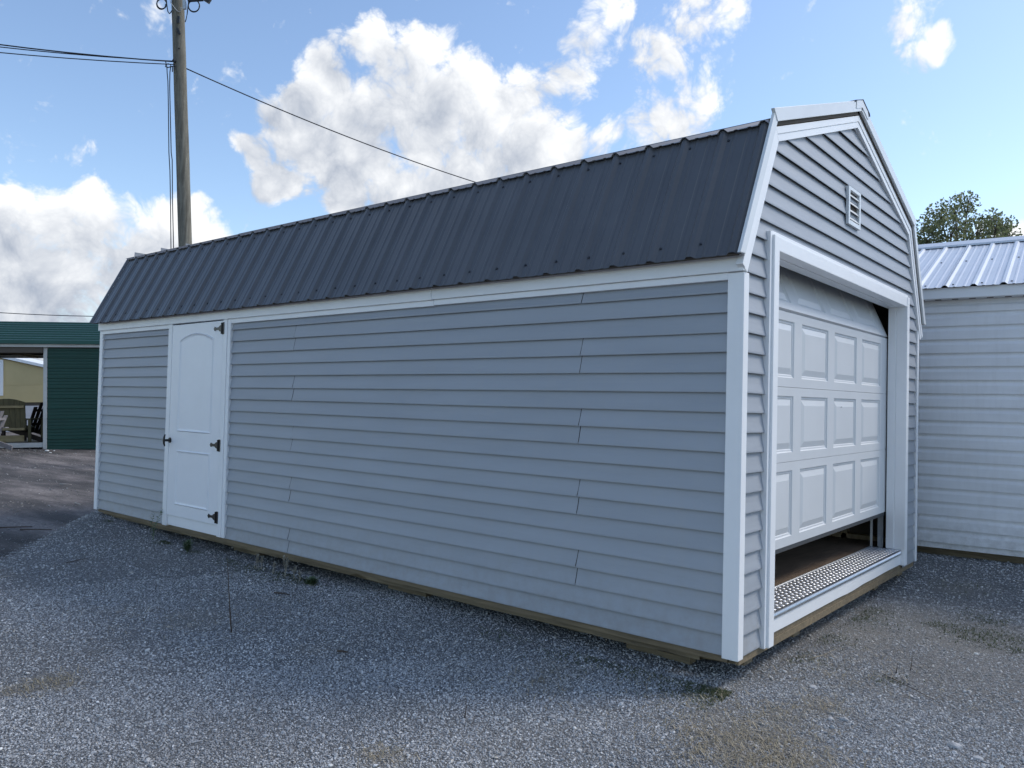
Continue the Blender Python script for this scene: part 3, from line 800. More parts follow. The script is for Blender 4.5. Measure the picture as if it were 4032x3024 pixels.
mb = MB(); mb.box(TX1-0.004, TX1, OY0+0.003, OY1-0.006, 0.113, TZ-0.0045); mb.build('tread_lip', M['alu_dark'], tp)
mb = MB(); mb.box(TX0-0.004, TX0+0.004, OY0+0.003, OY1-0.006, TZ+0.0005, TZ+0.006); mb.build('tread_back_edge', M['alu'], tp)
mb = MB(); ny = int((OY1-OY0-0.04)/0.031)
def lug(c, d, up, L_=0.0125, w=0.0038, h=0.0028):
    d = d.normalized(); s = d.cross(up).normalized(); i = len(mb.v)
    mb.v += [tuple(c-d*L_), tuple(c+s*w), tuple(c+d*L_), tuple(c-s*w), tuple(c-d*L_*0.45+up*h), tuple(c+d*L_*0.45+up*h)]
    for f in ((0, 3, 4), (3, 2, 5), (3, 5, 4), (2, 1, 5), (1, 0, 4), (1, 4, 5)): mb.f.append(tuple(i+k for k in f)); mb.mi.append(0)
for iy in range(ny):
    y = OY0+0.02+iy*0.031
    for ix in range(7):
        x = TX0+0.020+ix*0.031
        lug(Vector((x, y+(0.0155 if ix % 2 else 0), TZ)), Vector((1, 1 if (ix+iy) % 2 else -1, 0)), Vector((0, 0, 1)))
    for yy in (0, 0.014):
        lug(Vector((TX1-0.003, y+yy, TZ)), Vector((-0.8, 0.55, 0)), Vector((0.3, 0, 1)), 0.011, 0.0035, 0.003)
        lug(Vector((TX1, y+yy, 0.135)), Vector((0, 0.5, 0.8)), Vector((1, 0, 0)), 0.0125, 0.0034, 0.003)
mb.build('tread_lugs', M['alu'], tp, kind='stuff')
# floor, inside walls
mb = MB(); mb.box(-LEN+0.06, -0.21, 0.06, WID-0.06, 0.115, 0.139); mb.build('floor', M['osb'], barn)
for i in range(9):
    x = -0.55-i*0.61
    mb = MB(); mb.box(x, x+0.04, WID-0.131, WID-0.042, 0.14, 2.02); mb.build('wall_stud', M['stud'], barn)
mb = MB(); mb.box(-LEN+0.1, -0.05, WID-0.131, WID-0.042, 0.139, 0.178); mb.build('sole_plate', M['stud'], barn)
# garage door: three upright sections, the top one leaning in
DX = -0.105
PITCHP = 0.628; PW = 0.497; P0 = 0.516
def section(z0, z1, name, frame=None, rib=True):
    """flat section in local (y, z); built upright at x = 0, then placed by matrix"""
    h = z1-z0; y0, y1 = 0.362, 3.098
    ys = [y0]; 
    for i in range(4): ys += [P0+i*PITCHP+0.008, P0+i*PITCHP+0.008+PW]
    ys.append(y1)
    pz0, pz1 = 0.055, h-0.052
    mb = MB()
    for i in range(len(ys)-1):
        if i % 2 == 0: mb.quad((0, ys[i], 0), (0, ys[i+1], 0), (0, ys[i+1], h), (0, ys[i], h))
        else:
            mb.quad((0, ys[i], 0), (0, ys[i+1], 0), (0, ys[i+1], pz0), (0, ys[i], pz0))
            mb.quad((0, ys[i], pz1), (0, ys[i+1], pz1), (0, ys[i+1], h), (0, ys[i], h))
    bx = -0.038
    mb.quad((bx, y0, 0), (bx, y0, h), (bx, y1, h), (bx, y1, 0))
    mb.quad((0, y0, h), (0, y1, h), (bx, y1, h), (bx, y0, h)); mb.quad((bx, y0, 0), (bx, y1, 0), (0, y1, 0), (0, y0, 0))
    mb.quad((0, y0, 0), (0, y0, h), (bx, y0, h), (bx, y0, 0)); mb.quad((bx, y1, 0), (bx, y1, h), (0, y1, h), (0, y1, 0))
    o = mb.build(name, M['garage_white'], barn)
    for i in range(4):
        a, b_ = ys[1+2*i], ys[2+2*i]
        rings = [(0, 0.0), (0.006, -0.0075), (0.016, -0.0085), (0.020, -0.012), (0.058, -0.001), (0.062, -0.001)]
        m2 = MB()
        prev = None
        for (ins, dx) in rings:
            cur = [(dx, a+ins, pz0+ins), (dx, b_-ins, pz0+ins), (dx, b_-ins, pz1-ins), (dx, a+ins, pz1-ins)]
            if prev:
                for j in range(4): m2.quad(prev[j], prev[(j+1) % 4], cur[(j+1) % 4], cur[j])
            prev = cur
        m2.poly(prev)
        m2.build('raised_panel', M['garage_white'], o)
    return o
SECZ = [(0.428, 0.930), (0.932, 1.378), (1.380, 1.828)]
for (z0, z1) in SECZ:
    o = section(z0, z1, 'garage_door_section')
    sl = 0.0065
    o.matrix_local = Matrix.Translation((DX, 0, z0-0.009)) @ Matrix.Rotation(sl, 4, 'X')
o = section(0, 0.448, 'garage_door_section')
o.matrix_local = Matrix.Translation((DX, 0, 1.838)) @ Matrix.Rotation(0.0055, 4, 'X') @ Matrix.Rotation(-math.radians(23), 4, 'Y')
o['label'] = 'top section tilted inward'
mb = MB(); mb.hexa([(DX-0.036, 0.392, 0.395), (DX-0.002, 0.392, 0.395), (DX-0.002, 3.07, 0.412), (DX-0.036, 3.07, 0.412), (DX-0.036, 0.392, 0.421), (DX-0.002, 0.392, 0.421), (DX-0.002, 3.07, 0.438), (DX-0.036, 3.07, 0.438)])
mb.build('bottom_seal', M['rubber'], barn)
mb = MB(); mb.box(-0.165, -0.125, 3.105, 3.109, 0.15, 1.75); mb.box(-0.125, -0.121, 3.085, 3.109, 0.15, 1.75); mb.build('door_track', M['galv'], barn)
mb = MB(); mb.box(-0.215, -0.20, 3.080, 3.095, 0.15, 1.75); mb.build('track_edge', M['cable_white'], barn)
mb = MB(); mb.box(DX+0.0005, DX+0.004, 1.925, 1.945, 1.268, 1.271); mb.build('scuff_mark', M['black'], barn)
# ---- timber base
mb = MB(); mb.box(-0.012, 0.006, 0.02, WID-0.03, -0.042, -0.0015); mb.build('rim_board', M['rim'], barn, bevel=0.002)
mb = MB(); mb.box(-0.014, 0.0045, OY0-0.05, OY1+0.05, -0.0005, 0.046); mb.build('rim_board', M['rim'], barn, bevel=0.002)
mb = MB(); rows = []
for i in range(60):
    x = -LEN+0.03+(LEN-0.08)*i/59
    zb = -0.036+0.005*mnoise.noise(Vector((x*2.3, 0.2, 4)))
    rows.append([(x, 0.010, zb), (x, 0.010, -0.0012), (x, 0.048, -0.0012), (x, 0.048, zb)])
for a, b_ in zip(rows, rows[1:]):
    for j in range(4): mb.quad(a[j], b_[j], b_[(j+1) % 4], a[(j+1) % 4])
mb.build('rim_board', M['rim'], barn)
for (y0, y1) in ((0.185, 0.290), (0.885, 0.988), (2.540, 2.637), (3.232, 3.341)):
    mb = MB(); rows = []
    for i in range(70):
        x = -LEN+0.05+(LEN-0.085)*i/69
        zb = -0.118+0.012*mnoise.noise(Vector((x*1.9, y0*7, 2)))+0.006*mnoise.noise(Vector((x*9, y0*3, 2)))
        if i >= 67: zb = max(zb, -0.108) + (i-66)*0.006
        rows.append([(x, y0, zb), (x, y0, -0.0425), (x, y1, -0.0425), (x, y1, zb)])
    for a, b_ in zip(rows, rows[1:]):
        for j in range(4): mb.quad(a[j], b_[j], b_[(j+1) % 4], a[(j+1) % 4])
    mb.poly(rows[0]); mb.poly(rows[-1][::-1])
    mb.build('skid_beam', M['skid'], barn)
mb = MB(); rows = []
for i in range(70):      # nailer under the wall, ragged lower edge
    x = -LEN+0.08+(LEN-0.30)*i/69
    zb = -0.072+0.008*mnoise.noise(Vector((x*2.1, 5, 2)))+0.005*mnoise.noise(Vector((x*11, 1, 2)))
    if abs(x+2.97) < 0.06: zb = -0.045
    rows.append([(x, 0.050, zb), (x, 0.050, -0.030), (x, 0.090, -0.030), (x, 0.090, zb)])
for a, b_ in zip(rows, rows[1:]):
    for j in range(4): mb.quad(a[j], b_[j], b_[(j+1) % 4], a[(j+1) % 4])
mb.build('lower_rail', M['skid'], barn)
for y0 in (0.185, 0.885, 2.540, 3.232):
    for x in (-0.55, -2.6, -4.7, -6.7):
        mb = MB(); mb.box(x-0.20, x+0.20, y0+0.015, y0+0.085, -0.24, -0.124); mb.build('support_block', M['skid'], barn)
for i in range(12):
    x = -0.35-i*0.61
    mb = MB(); mb.box(x, x+0.04, 0.06, WID-0.06, -0.042, 0.112); mb.build('floor_joist', M['rim'], barn)

# ---- walk door
DL, DR = -5.717, -4.812
mb = MB(); mb.box(-5.793, DL-0.002, -0.032, 0.008, -0.004, 1.924); mb.build('door_jamb', M['white'], barn, bevel=0.003)
mb = MB(); mb.box(DR+0.002, -4.745, -0.032, 0.008, 0.004, 1.924); mb.build('door_jamb', M['white'], barn, bevel=0.003)
mb = MB(); mb.box(-4.7435, -4.697, -0.026, 0.008, 0.002, 1.924); mb.build('door_jamb', M['white'], barn, bevel=0.004)
mb = MB(); mb.box(DL, DR, -0.016, 0.006, 0.006, 0.112); mb.build('door_skirt', M['white'], barn, bevel=0.002)
mb = MB(); mb.hexa([(DL+0.002, -0.030, 0.103), (DR-0.002, -0.030, 0.103), (DR-0.002, 0.008, 0.103), (DL+0.002, 0.008, 0.103),
                    (DL+0.002, -0.030, 1.912), (DR-0.002, -0.030, 1.916), (DR-0.002, 0.008, 1.916), (DL+0.002, 0.008, 1.912)])
door = mb.build('walk_door', M['door_white'], barn, bevel=0.003)
def moulding(outline, name='panel_moulding', y=-0.0300, w=(0.0, 0.010, 0.020, 0.030), hgt=(0.0, -0.0085, -0.0020, 0.0)):
    """closed outline in (x, z); rings inset by w with heights hgt (negative y = towards viewer)"""
    n = len(outline); cx = sum(p[0] for p in outline)/n; cz = sum(p[1] for p in outline)/n
    def inset(d):
        out = []
        for i in range(n):
            a = Vector(outline[i-1]); p = Vector(outline[i]); c = Vector(outline[(i+1) % n])
            e1 = (p-a).normalized(); e2 = (c-p).normalized()
            n1 = Vector((-e1.y, e1.x)); n2 = Vector((-e2.y, e2.x)); nn = (n1+n2)
            nn = nn/max(0.2, nn.dot(n1)) if nn.length > 1e-6 else n1
            out.append(p+nn*d)
        return out
    mb = MB(); prev = None
    for d, h in zip(w, hgt):
        cur = [(p.x, y+h, p.y) for p in inset(d)]
        if prev:
            for j in range(n): mb.quad(prev[j], prev[(j+1) % n], cur[(j+1) % n], cur[j])
        prev = cur
    return mb.build(name, M['door_white'], door)
ax0, ax1 = -5.565, -4.962
arch = [(ax0, 0.900), (ax1, 0.900), (ax1, 1.765)]
for i in range(1, 12):
    f_ = i/12; x = ax1+(ax0-ax1)*f_
    arch.append((x, 1.765+0.062*math.sin(PI*f_)**0.85))
arch.append((ax0, 1.760))
moulding(arch)
moulding([(ax0, 0.212), (ax1, 0.212), (ax1, 0.728), (ax0, 0.728)])
for (z) in (1.846, 0.806, 0.172):
    mb = MB(); mb.box(-4.818, -4.788, -0.0375, -0.0335, z-0.053, z+0.053)
    h = mb.build('hinge', M['black'], door, bevel=0.0015)
    mb = MB()
    o_ = [(-4.822, -0.036), (-4.822, 0.036), (-4.862, 0.024), (-4.880, 0.012), (-4.918, 0.0105), (-4.945, 0.019), (-4.960, 0.0), (-4.945, -0.019), (-4.918, -0.0105), (-4.880, -0.012), (-4.862, -0.024)]
    top = [(x, -0.0365, z+dz) for x, dz in o_]; bot = [(x, -0.0305, z+dz) for x, dz in o_]
    mb.poly(top); mb.poly(bot[::-1])
    for j in range(len(o_)): mb.quad(top[j], bot[j], bot[(j+1) % len(o_)], top[(j+1) % len(o_)])
    mb.build('hinge_strap', M['black'], h)
    mb = MB(); mb.tube([(-4.8195, -0.041, z-0.05), (-4.8195, -0.041, z+0.05)], 0.0065, 8); mb.build('hinge_pin', M['black'], h)
hx, hz = -5.690, 0.812
mb = MB(); mb.tube([(hx, -0.031, hz), (hx, -0.040, hz)], [0.026, 0.024], 14)
hd = mb.build('door_handle', M['black'], door)
mb = MB(); mb.tube([(hx, -0.040, hz), (hx, -0.085, hz)], [0.013, 0.011], 10); mb.build('handle_stem', M['black'], hd)
mb = MB(); mb.tube([(hx, -0.082, hz-0.056), (hx, -0.090, hz-0.030), (hx, -0.092, hz), (hx, -0.090, hz+0.030), (hx, -0.082, hz+0.056)], [0.006, 0.0095, 0.011, 0.0095, 0.006], 8, ); mb.build('handle_grip', M['black'], hd, smooth=True)

# ------------------------------------------------------------------ white shed on the right
PHI = 0.076
WSM = Matrix.Translation((0, 4.416, 0)) @ Matrix.Rotation(PHI, 4, 'Z')        # local x along the wall, y inward
ws = thing('white_shed', 'white vinyl sided shed with pale ribbed metal roof beside the barn', 'shed', WSM)
WX0, WX1 = -4.4, 4.2; CW = 0.125
plane_ws = lambda a, o, z: (a, -o, z)
sr = random.Random(3)
for k in range(18):
    z0 = 0.053+k*CW
    top = None if k < 17 else 0.09
    sm = -0.15 if k % 4 < 2 else 2.4
    plank(WX0, sm-0.001, z0, plane_ws, CW, mat='siding_white', parent=ws, proud=0.018, lap='dutch', top=top)
    plank(sm+0.001, WX1, z0, plane_ws, CW, mat='siding_white', parent=ws, proud=0.018, lap='dutch', top=top)
mb = MB(); mb.box(WX0, WX1, 0.002, 0.05, 0.0, 2.36); mb.box(WX0, WX0+0.04, 0.05, 4.05, 0.0, 2.36); mb.box(WX1-0.04, WX1, 0.05, 4.05, 0.0, 2.36); mb.box(WX0, WX1, 4.0, 4.05, 0.0, 2.36)
mb.build('wall_core', M['siding_white'], ws)
mb = MB(); mb.box(WX0+0.01, WX1-0.01, 0.004, 0.045, 0.012, 0.050); mb.build('rim_board', M['rim'], ws)
for y in (0.10, 1.9, 3.8):
    mb = MB(); mb.box(WX0+0.05, WX1-0.05, y, y+0.10, -0.115, -0.002); mb.build('skid_beam', M['skid'], ws)
mb = MB(); mb.box(WX0-0.03, WX1+0.03, -0.108, -0.088, 2.300, 2.398); mb.build('fascia_board', M['white'], ws, bevel=0.002)
mb = MB(); mb.box(WX0-0.02, WX1+0.02, -0.087, -0.014, 2.296, 2.306); sf = mb.build('soffit', M['siding_white'], ws)
for i in range(60):
    x = WX0+0.1+i*0.138
    mb = MB(); mb.box(x, x+0.05, -0.075, -0.030, 2.2945, 2.2965)
    if -1.4 < x < 3.2: mb.build('soffit_slot', M['sheath'], sf)
WE = Vector((-0.135, 2.398)); WR = Vector((2.025, 3.183)); dw_ = (WR-WE).normalized()
wj = [WX1+0.05, 2.83, 1.916, 1.0015, 0.0871-0.0286, -0.856, -1.77, -2.685, -3.6, WX0-0.05]
for b_, a in zip(wj, wj[1:]):
    roof_sheet(WE, WR, a, b_+0.01, 'roof_panel', ws, mat='roof_white', first=0.077+0.2286*12, back='sheath')
mr = lambda p: Vector((4.05-p.x, p.y))
roof_sheet(mr(WE), mr(WR), WX0-0.05, WX1+0.05, 'roof_panel', ws, mat='roof_white', first=0.077+0.2286*12, back='sheath')
for s in (0, 1):
    f_ = (lambda p: p) if s == 0 else mr
    a = f_(WR+Vector((0, 0.045))); b_ = f_(WR-dw_*0.14+Vector((0, 0.030))); c = f_(WR-dw_*0.145+Vector((0, 0.012)))
    mb = MB()
    for p, q in ((a, b_), (b_, c)):
        mb.hexa([(WX0-0.05, *p), (WX1+0.05, *p), (WX1+0.05, *q), (WX0-0.05, *q), (WX0-0.05, p.x, p.y+0.003), (WX1+0.05, p.x, p.y+0.003), (WX1+0.05, q.x, q.y+0.003), (WX0-0.05, q.x, q.y+0.003)])
    mb.build('ridge_cap', M['roof_white'], ws)
gm_ = MB()
for x in (WX0+0.0, WX1-0.02):
    gm_.poly([(x, 0.0, 2.36), (x, 4.05, 2.36), (x, 2.025, 3.15)])
gm_.build('gable_wall', M['siding_white'], ws)
mb = MB(); nw = Vector((0, -dw_.y, dw_.x))
for i in range(-8, 18):
    for fr, off in ((0.10, 0.045), (1.25, 0.045)):
        p = WE+dw_*fr; c = Vector((0.077+0.2286*i+off, p.x, p.y))
        if c.x > WX1-0.1: continue
        mb.tube([c-nw*0.002, c+nw*0.007], 0.0085, 6)
mb.build('roof_screws', M['screw'], ws, kind='stuff')

# ------------------------------------------------------------------ green run-in shed on the left, and what stands in it
ogr = at(179, 1764, 19.60)
zl = (UP - RT*0.010 + FW*0.0256).normalized()
psi = math.radians(14)
el_ = (RT*math.cos(psi) + FW*math.sin(psi)); el_ = (el_ - zl*el_.dot(zl)).normalized()
dl_ = zl.cross(el_).normalized()                 # into the building
GM = Matrix(((el_.x, dl_.x, zl.x, ogr.x), (el_.y, dl_.y, zl.y, ogr.y), (el_.z, dl_.z, zl.z, ogr.z), (0, 0, 0, 1)))
GS = Matrix.Translation(ogr)
gs = thing('green_shed', 'dark green metal shed with one open bay left of the barn', 'shed', GM)
GE = 2.56; GD = 4.2
def gpost(x, y, name='post', w=0.085):
    mb = MB(); mb.box(x-w/2, x+w/2, y, y+0.10, -0.25, 2.50); mb.build(name, M['greypaint'], gs, bevel=0.004)
gpost(-0.01, -0.02); gpost(-5.2, -0.02); gpost(-5.2, GD-0.1); gpost(-0.01, GD-0.1); gpost(4.5, -0.02)
mb = MB(); mb.box(-5.4, 4.7, -0.10, -0.06, 2.50, 2.572); mb.build('fascia_board', M['greypaint'], gs)
mb = MB(); mb.box(-5.3, -0.06, -0.055, 0.09, 2.36, 2.50); mb.build('header_beam', M['sheath'], gs)
mb = MB(); mb.box(-5.3, -0.06, 0.0, 0.12, 0.02, 0.135); mb.build('sill_beam', M['greypaint'], gs)
mb = MB(); mb.box(-5.3, 4.6, GD-0.1, GD, 2.47, 2.55); mb.build('back_beam', M['greypaint'], gs)
mb = MB(); mb.box(-5.3, -0.1, 0.13, GD, 0.03, 0.10); mb.build('floor_deck', M['skid'], gs)
# wall sheets with horizontal ribs: one sheet per ribbed course
cs = 0.2530
for k in range(10):
    z0 = -0.05+k*cs
    prof = [(0.0, 0.0), (-0.018, 0.012), (-0.018, 0.034), (0.0, 0.046), (0.0, 0.10), (-0.007, 0.112), (-0.007, 0.122), (0, 0.134), (0.0, 0.176), (-0.007, 0.188), (-0.007, 0.198), (0, 0.21), (0.0, cs)]
    mb = MB()
    for (a, za), (b_, zb) in zip(prof, prof[1:]):
        mb.quad((0.035, a, z0+za), (4.5, a, z0+za), (4.5, b_, z0+zb), (0.035, b_, z0+zb))
    mb.build('wall_sheet', M['green'], gs)
mb = MB(); mb.box(0.04, 4.46, 0.01, 0.03, -0.2, 2.36); mb.box(4.46, 4.5, 0.03, GD, -0.2, 2.36); mb.box(0.04, 0.06, 0.03, GD-0.12, -0.2, 2.36); mb.box(0.06, 4.46, GD-0.04, GD, -0.2, 2.36); mb.build('wall_core', M['green'], gs)
RH = 0.72
for s in (0, 1):
    for k in range(9):       # roof sheets laid along the eave, a rib at each step
        f0, f1 = k/9, (k+1)/9
        def rp(f_, up=0.0):
            y = -0.16+f_*(GD/2+0.16); z = 2.575+f_*RH+up
            return (y if s == 0 else GD-y, z)
        a, b1, b2, c = rp(f0), rp(f0+0.012, 0.085), rp(f0+0.035, 0.085), rp(f0+0.065)
        d_ = rp(f1)
        mb = MB()
        for p, q in ((a, b1), (b1, b2), (b2, c), (c, d_)):
            mb.quad((-5.5, *p), (4.8, *p), (4.8, *q), (-5.5, *q))
        mb.build('roof_sheet', M['green_roof'], gs)
mb = MB()
for s in (0, 1):
    y0_, y1_ = (-0.05, GD/2) if s == 0 else (GD/2, GD+0.05)
    za, zb = (2.555, 2.555+RH) if s == 0 else (2.555+RH, 2.555)
    mb.hexa([(-5.45, y0_, za-0.02), (4.75, y0_, za-0.02), (4.75, y1_, zb-0.02), (-5.45, y1_, zb-0.02), (-5.45, y0_, za), (4.75, y0_, za), (4.75, y1_, zb), (-5.45, y1_, zb)])
mb.build('roof_deck', M['sheath'], gs)
for i in range(5):
    x = -4.6+i*1.05
    mb = MB(); mb.box(x, x+0.04, 0.1, GD-0.11, 2.46, 2.53); mb.build('ceiling_joist', M['skid'], gs)

def G(x, y, z=0.0): return GM @ Vector((x, y, z))
# bench inside (seen from behind)
bm_ = GM @ Matrix.Translation((-1.16, 0.85, 0.10))
bench = thing('garden_bench', 'olive brown wooden bench with arched back inside the green shed', 'bench', bm_)
bw = 0.43
for i in range(7):
    x = -bw+i*(2*bw/7)+0.003; x2 = -bw+(i+1)*(2*bw/7)-0.003
    za = 1.02+0.16*math.cos(((x)/bw)*1.15)-0.04; zb_ = 1.02+0.16*math.cos((x2/bw)*1.15)-0.04
    mb = MB(); mb.hexa([(x, 0.10, 0.32), (x2, 0.10, 0.32), (x2, 0.125, 0.32), (x, 0.125, 0.32), (x, 0.0, za), (x2, 0.0, zb_), (x2, 0.025, zb_), (x, 0.025, za)])
    mb.build('back_slat', M['wood_olive'], bench)
for z in (0.93, 0.36):
    yo = -0.03 + (1.1-z)/0.8*0.085
    mb = MB(); mb.box(-bw+0.02, bw-0.02, yo-0.02, yo+0.005, z-0.03, z+0.03); mb.build('back_rail', M['wood_light'], bench)
mb = MB(); mb.box(-bw+0.03, bw+0.0, -0.06, -0.03, 0.04, 0.20); mb.build('lower_rail', M['wood_light'], bench)
for sx_ in (-1, 1):
    mb = MB(); mb.box(sx_*(bw+0.10)-0.035, sx_*(bw+0.10)+0.035, 0.02, 0.06, 0.0, 0.60); mb.build('leg', M['wood_olive'], bench)
    mb = MB(); mb.box(sx_*(bw+0.24)-0.04, sx_*(bw+0.24)+0.04, 0.55, 0.60, 0.0, 0.60); mb.build('leg', M['wood_olive'], bench)
    mb = MB(); mb.hexa([(sx_*(bw+0.06)-0.06, 0.0, 0.60), (sx_*(bw+0.06)+0.06, 0.0, 0.60), (sx_*(bw+0.26)+0.07, 0.70, 0.61), (sx_*(bw+0.26)-0.07, 0.70, 0.61),
                        (sx_*(bw+0.06)-0.06, 0.0, 0.625), (sx_*(bw+0.06)+0.06, 0.0, 0.625), (sx_*(bw+0.26)+0.07, 0.70, 0.635), (sx_*(bw+0.26)-0.07, 0.70, 0.635)]); mb.build('armrest', M['wood_olive'], bench)
for i in range(5):
    y = 0.14+i*0.105
    mb = MB(); mb.box(-bw-0.06, bw+0.06, y, y+0.095, 0.36+i*0.01, 0.382+i*0.01); mb.build('seat_slat', M['wood_olive'], bench)
def adirondack(name, label, mat, wood):
    c = thing(name, label, 'chair', mat, 'slatted garden chairs by the green shed')
    # local: y = forward (seat front), z up, back leans to -y
    for i in range(5):
        x = -0.25+i*0.125; h = 0.98-0.05*abs(i-2)**1.6
        lean = 0.42
        yb = -0.18; zb_ = 0.22; n = 1
        yt = yb-(h-zb_)*lean
        fan = (i-2)*0.018
        mb = MB(); mb.hexa([(x-0.05, yb-0.01, zb_), (x+0.05, yb-0.01, zb_), (x+0.05, yb+0.01, zb_), (x-0.05, yb+0.01, zb_),
                            (x-0.05+fan, yt-0.01, h), (x+0.05+fan, yt-0.01, h), (x+0.05+fan, yt+0.01, h), (x-0.05+fan, yt+0.01, h)])
        mb.build('back_slat', M[wood], c)
    for z in (0.42, 0.74):
        y = -0.18-(z-0.22)*0.42-0.025
        mb = MB(); mb.box(-0.29, 0.29, y-0.015, y+0.012, z-0.03, z+0.03); mb.build('back_rail', M[wood], c)
    for i in range(6):
        y = -0.14+i*0.095; z = 0.25+i*0.022
        mb = MB(); mb.box(-0.27, 0.27, y, y+0.085, z, z+0.02); mb.build('seat_slat', M[wood], c)
    for sx_ in (-1, 1):
        mb = MB(); mb.box(sx_*0.32-0.02, sx_*0.32+0.02, 0.36, 0.46, 0.0, 0.52); mb.build('front_leg', M[wood], c)
        mb = MB(); mb.bar((sx_*0.285, 0.44, 0.36), (sx_*0.285, -0.62, 0.04), 0.03, 0.11); mb.build('rear_leg', M[wood], c)
        mb = MB(); mb.hexa([(sx_*0.33-0.05, -0.42, 0.52), (sx_*0.33+0.05, -0.42, 0.52), (sx_*0.35+0.075, 0.50, 0.525), (sx_*0.35-0.075, 0.50, 0.525),
                            (sx_*0.33-0.05, -0.42, 0.542), (sx_*0.33+0.05, -0.42, 0.542), (sx_*0.35+0.075, 0.50, 0.547), (sx_*0.35-0.075, 0.50, 0.547)]); mb.build('armrest', M[wood], c)
    return c
adirondack('garden_chair', 'pinkish grey slatted garden chair at the photo edge in front of the green shed', GM @ Matrix.Translation((-1.20, -0.62, 0.0)) @ Matrix.Rotation(math.radians(62), 4, 'Z'), 'wood_grey')
adirondack('garden_chair', 'dark brown slatted garden chair standing behind the green shed post', GM @ Matrix.Translation((-0.98, 1.95, 0.10)) @ Matrix.Rotation(math.radians(66), 4, 'Z') @ Matrix.Scale(1.12, 4), 'wood_brown')
# tan building farther back
TM = GM @ Matrix.Translation((-0.35, 9.2, 0.0))
tb = thing('tan_building', 'tan panelled building with white roof edge seen through the green shed bay', 'building', TM)
mb = MB(); TXR = -2.45; ZR = 2.457
mb.hexa([(-10, 0.02, 1.215), (TXR, 0.02, 1.215), (TXR, 6, 1.215), (-10, 6, 1.215), (-10, 0.02, ZR+1.79), (TXR, 0.02, ZR-0.035), (TXR, 6, ZR-0.035), (-10, 6, ZR+1.79)]); mb.build('wall_core', M['tan'], tb)
for (z0, z1) in ((1.205, 1.810), (1.818, 3.06)):
    for i in range(4):
        x1_ = TXR-i*1.22+0.002; x0_ = x1_-1.216
        def zr(x): return min(z1, ZR-0.035+(TXR-x)*0.24) if z1 > 2 else z1
        mb = MB(); mb.hexa([(x0_, 0.0, z0), (x1_, 0.0, z0), (x1_, 0.02, z0), (x0_, 0.02, z0), (x0_, 0.0, zr(x0_)), (x1_, 0.0, zr(x1_)), (x1_, 0.02, zr(x1_)), (x0_, 0.02, zr(x0_))]); mb.build('wall_panel', M['tan'], tb)
mb = MB(); mb.hexa([(-10, -0.12, ZR+1.82), (TXR+0.30, -0.12, ZR-0.09), (TXR+0.30, 6.1, ZR-0.09), (-10, 6.1, ZR+1.82), (-10, -0.12, ZR+1.92), (TXR+0.30, -0.12, ZR+0.01), (TXR+0.30, 6.1, ZR+0.01), (-10, 6.1, ZR+1.92)]); mb.build('roof', M['white'], tb)
mb = MB(); mb.box(-10, TXR+0.05, 0.06, 6, 1.09, 1.21); mb.build('floor_gap', M['sheath'], tb)
mb = MB(); mb.box(-10, TXR+0.3, -0.02, 6, -0.3, 1.085); mb.build('skirting', M['whitewash'], tb)
wx1 = -3.71
mb = MB(); mb.box(wx1-1.1, wx1, -0.035, -0.003, 1.445, 2.70); wf = mb.build('window', M['white'], tb)
for i in range(3):
    z = 1.53+i*0.38
    mb = MB(); mb.box(wx1-1.0, wx1-0.12, -0.041, -0.037, z, z+0.34); mb.build('window_pane', M['glass'], wf)
# distant wire behind
def wire(name, label, pts, r, mat='cable', n=10, group=None, sag=0.0):
    P = [Vector(p) for p in pts]
    out = []
    if len(P) == 2:
        for i in range(n+1):
            f_ = i/n; out.append(P[0].lerp(P[1], f_)-Vector((0, 0, sag*4*f_*(1-f_))))
    else: out = P
    mb = MB(); mb.tube(out, r, 5)
    return tag(mb.build(name, M[mat], smooth=True), label, 'wire', group)
wire('overhead_wire', 'thin far wire crossing the clouds above the green roof', [at(-300, 1208, 34), at(620, 1245, 38)], 0.018, sag=0.15)

# ------------------------------------------------------------------ utility pole and its wires
PB = Vector((-13.54, 4.465, -0.3)); pdv = Vector((-0.127, -0.27, 4.937)).normalized()
pole = thing('utility_pole', 'tall weathered wooden utility pole rising behind the barn roof', 'pole', Matrix.Translation(PB))
mb = MB(); ptsP = []; radP = []
for i in range(60):
    f_ = i/59; z = f_*10.9
    w = Vector((0.006*mnoise.noise(Vector((z*0.7, 1, 0))), 0.006*mnoise.noise(Vector((z*0.7, 5, 0))), 0))
    ptsP.append(pdv*z+w); radP.append(0.139-0.0019*z+0.002*mnoise.noise(Vector((z*2.3, 8, 0))))
mb.tube(ptsP, radP, 20); mb.build('shaft', M['pole'], pole, smooth=True)
mb = MB()
def ptl(px, py, dep=15.86): return at(px, py, dep)-PB
def ppart(name, mat, fn, smooth=False):
    mb = MB(); fn(mb); return mb.build(name, M[mat], pole, smooth=smooth)
ppart('metal_tag', 'black', lambda mb: mb.bar(ptl(703.5, 64), ptl(701.5, 91), 0.045, 0.02, FW))
ppart('metal_tag', 'black', lambda mb: mb.bar(ptl(698, 112), ptl(707.5, 135), 0.045, 0.02, FW))
ppart('bolt_hole', 'black', lambda mb: mb.tube([ptl(705, 191), ptl(705, 191, 15.83)], 0.016, 8))
def coil(cx, cy, r, dep, turns=2, jit=4):
    out = []
    for i in range(26*turns):
        a = 2*PI*i/26; k = 1+0.06*math.sin(i*0.21)
        out.append(ptl(cx+r*k*math.cos(a)+jit*math.sin(i/26*1.3), cy+r*k*math.sin(a)*1.05+jit*0.4*math.cos(i/20), dep+0.02*math.sin(i*0.12)))
    return out
ppart('cable_coil', 'cable', lambda mb: mb.tube(coil(634, 14, 19, 15.9), 0.012, 6), True)
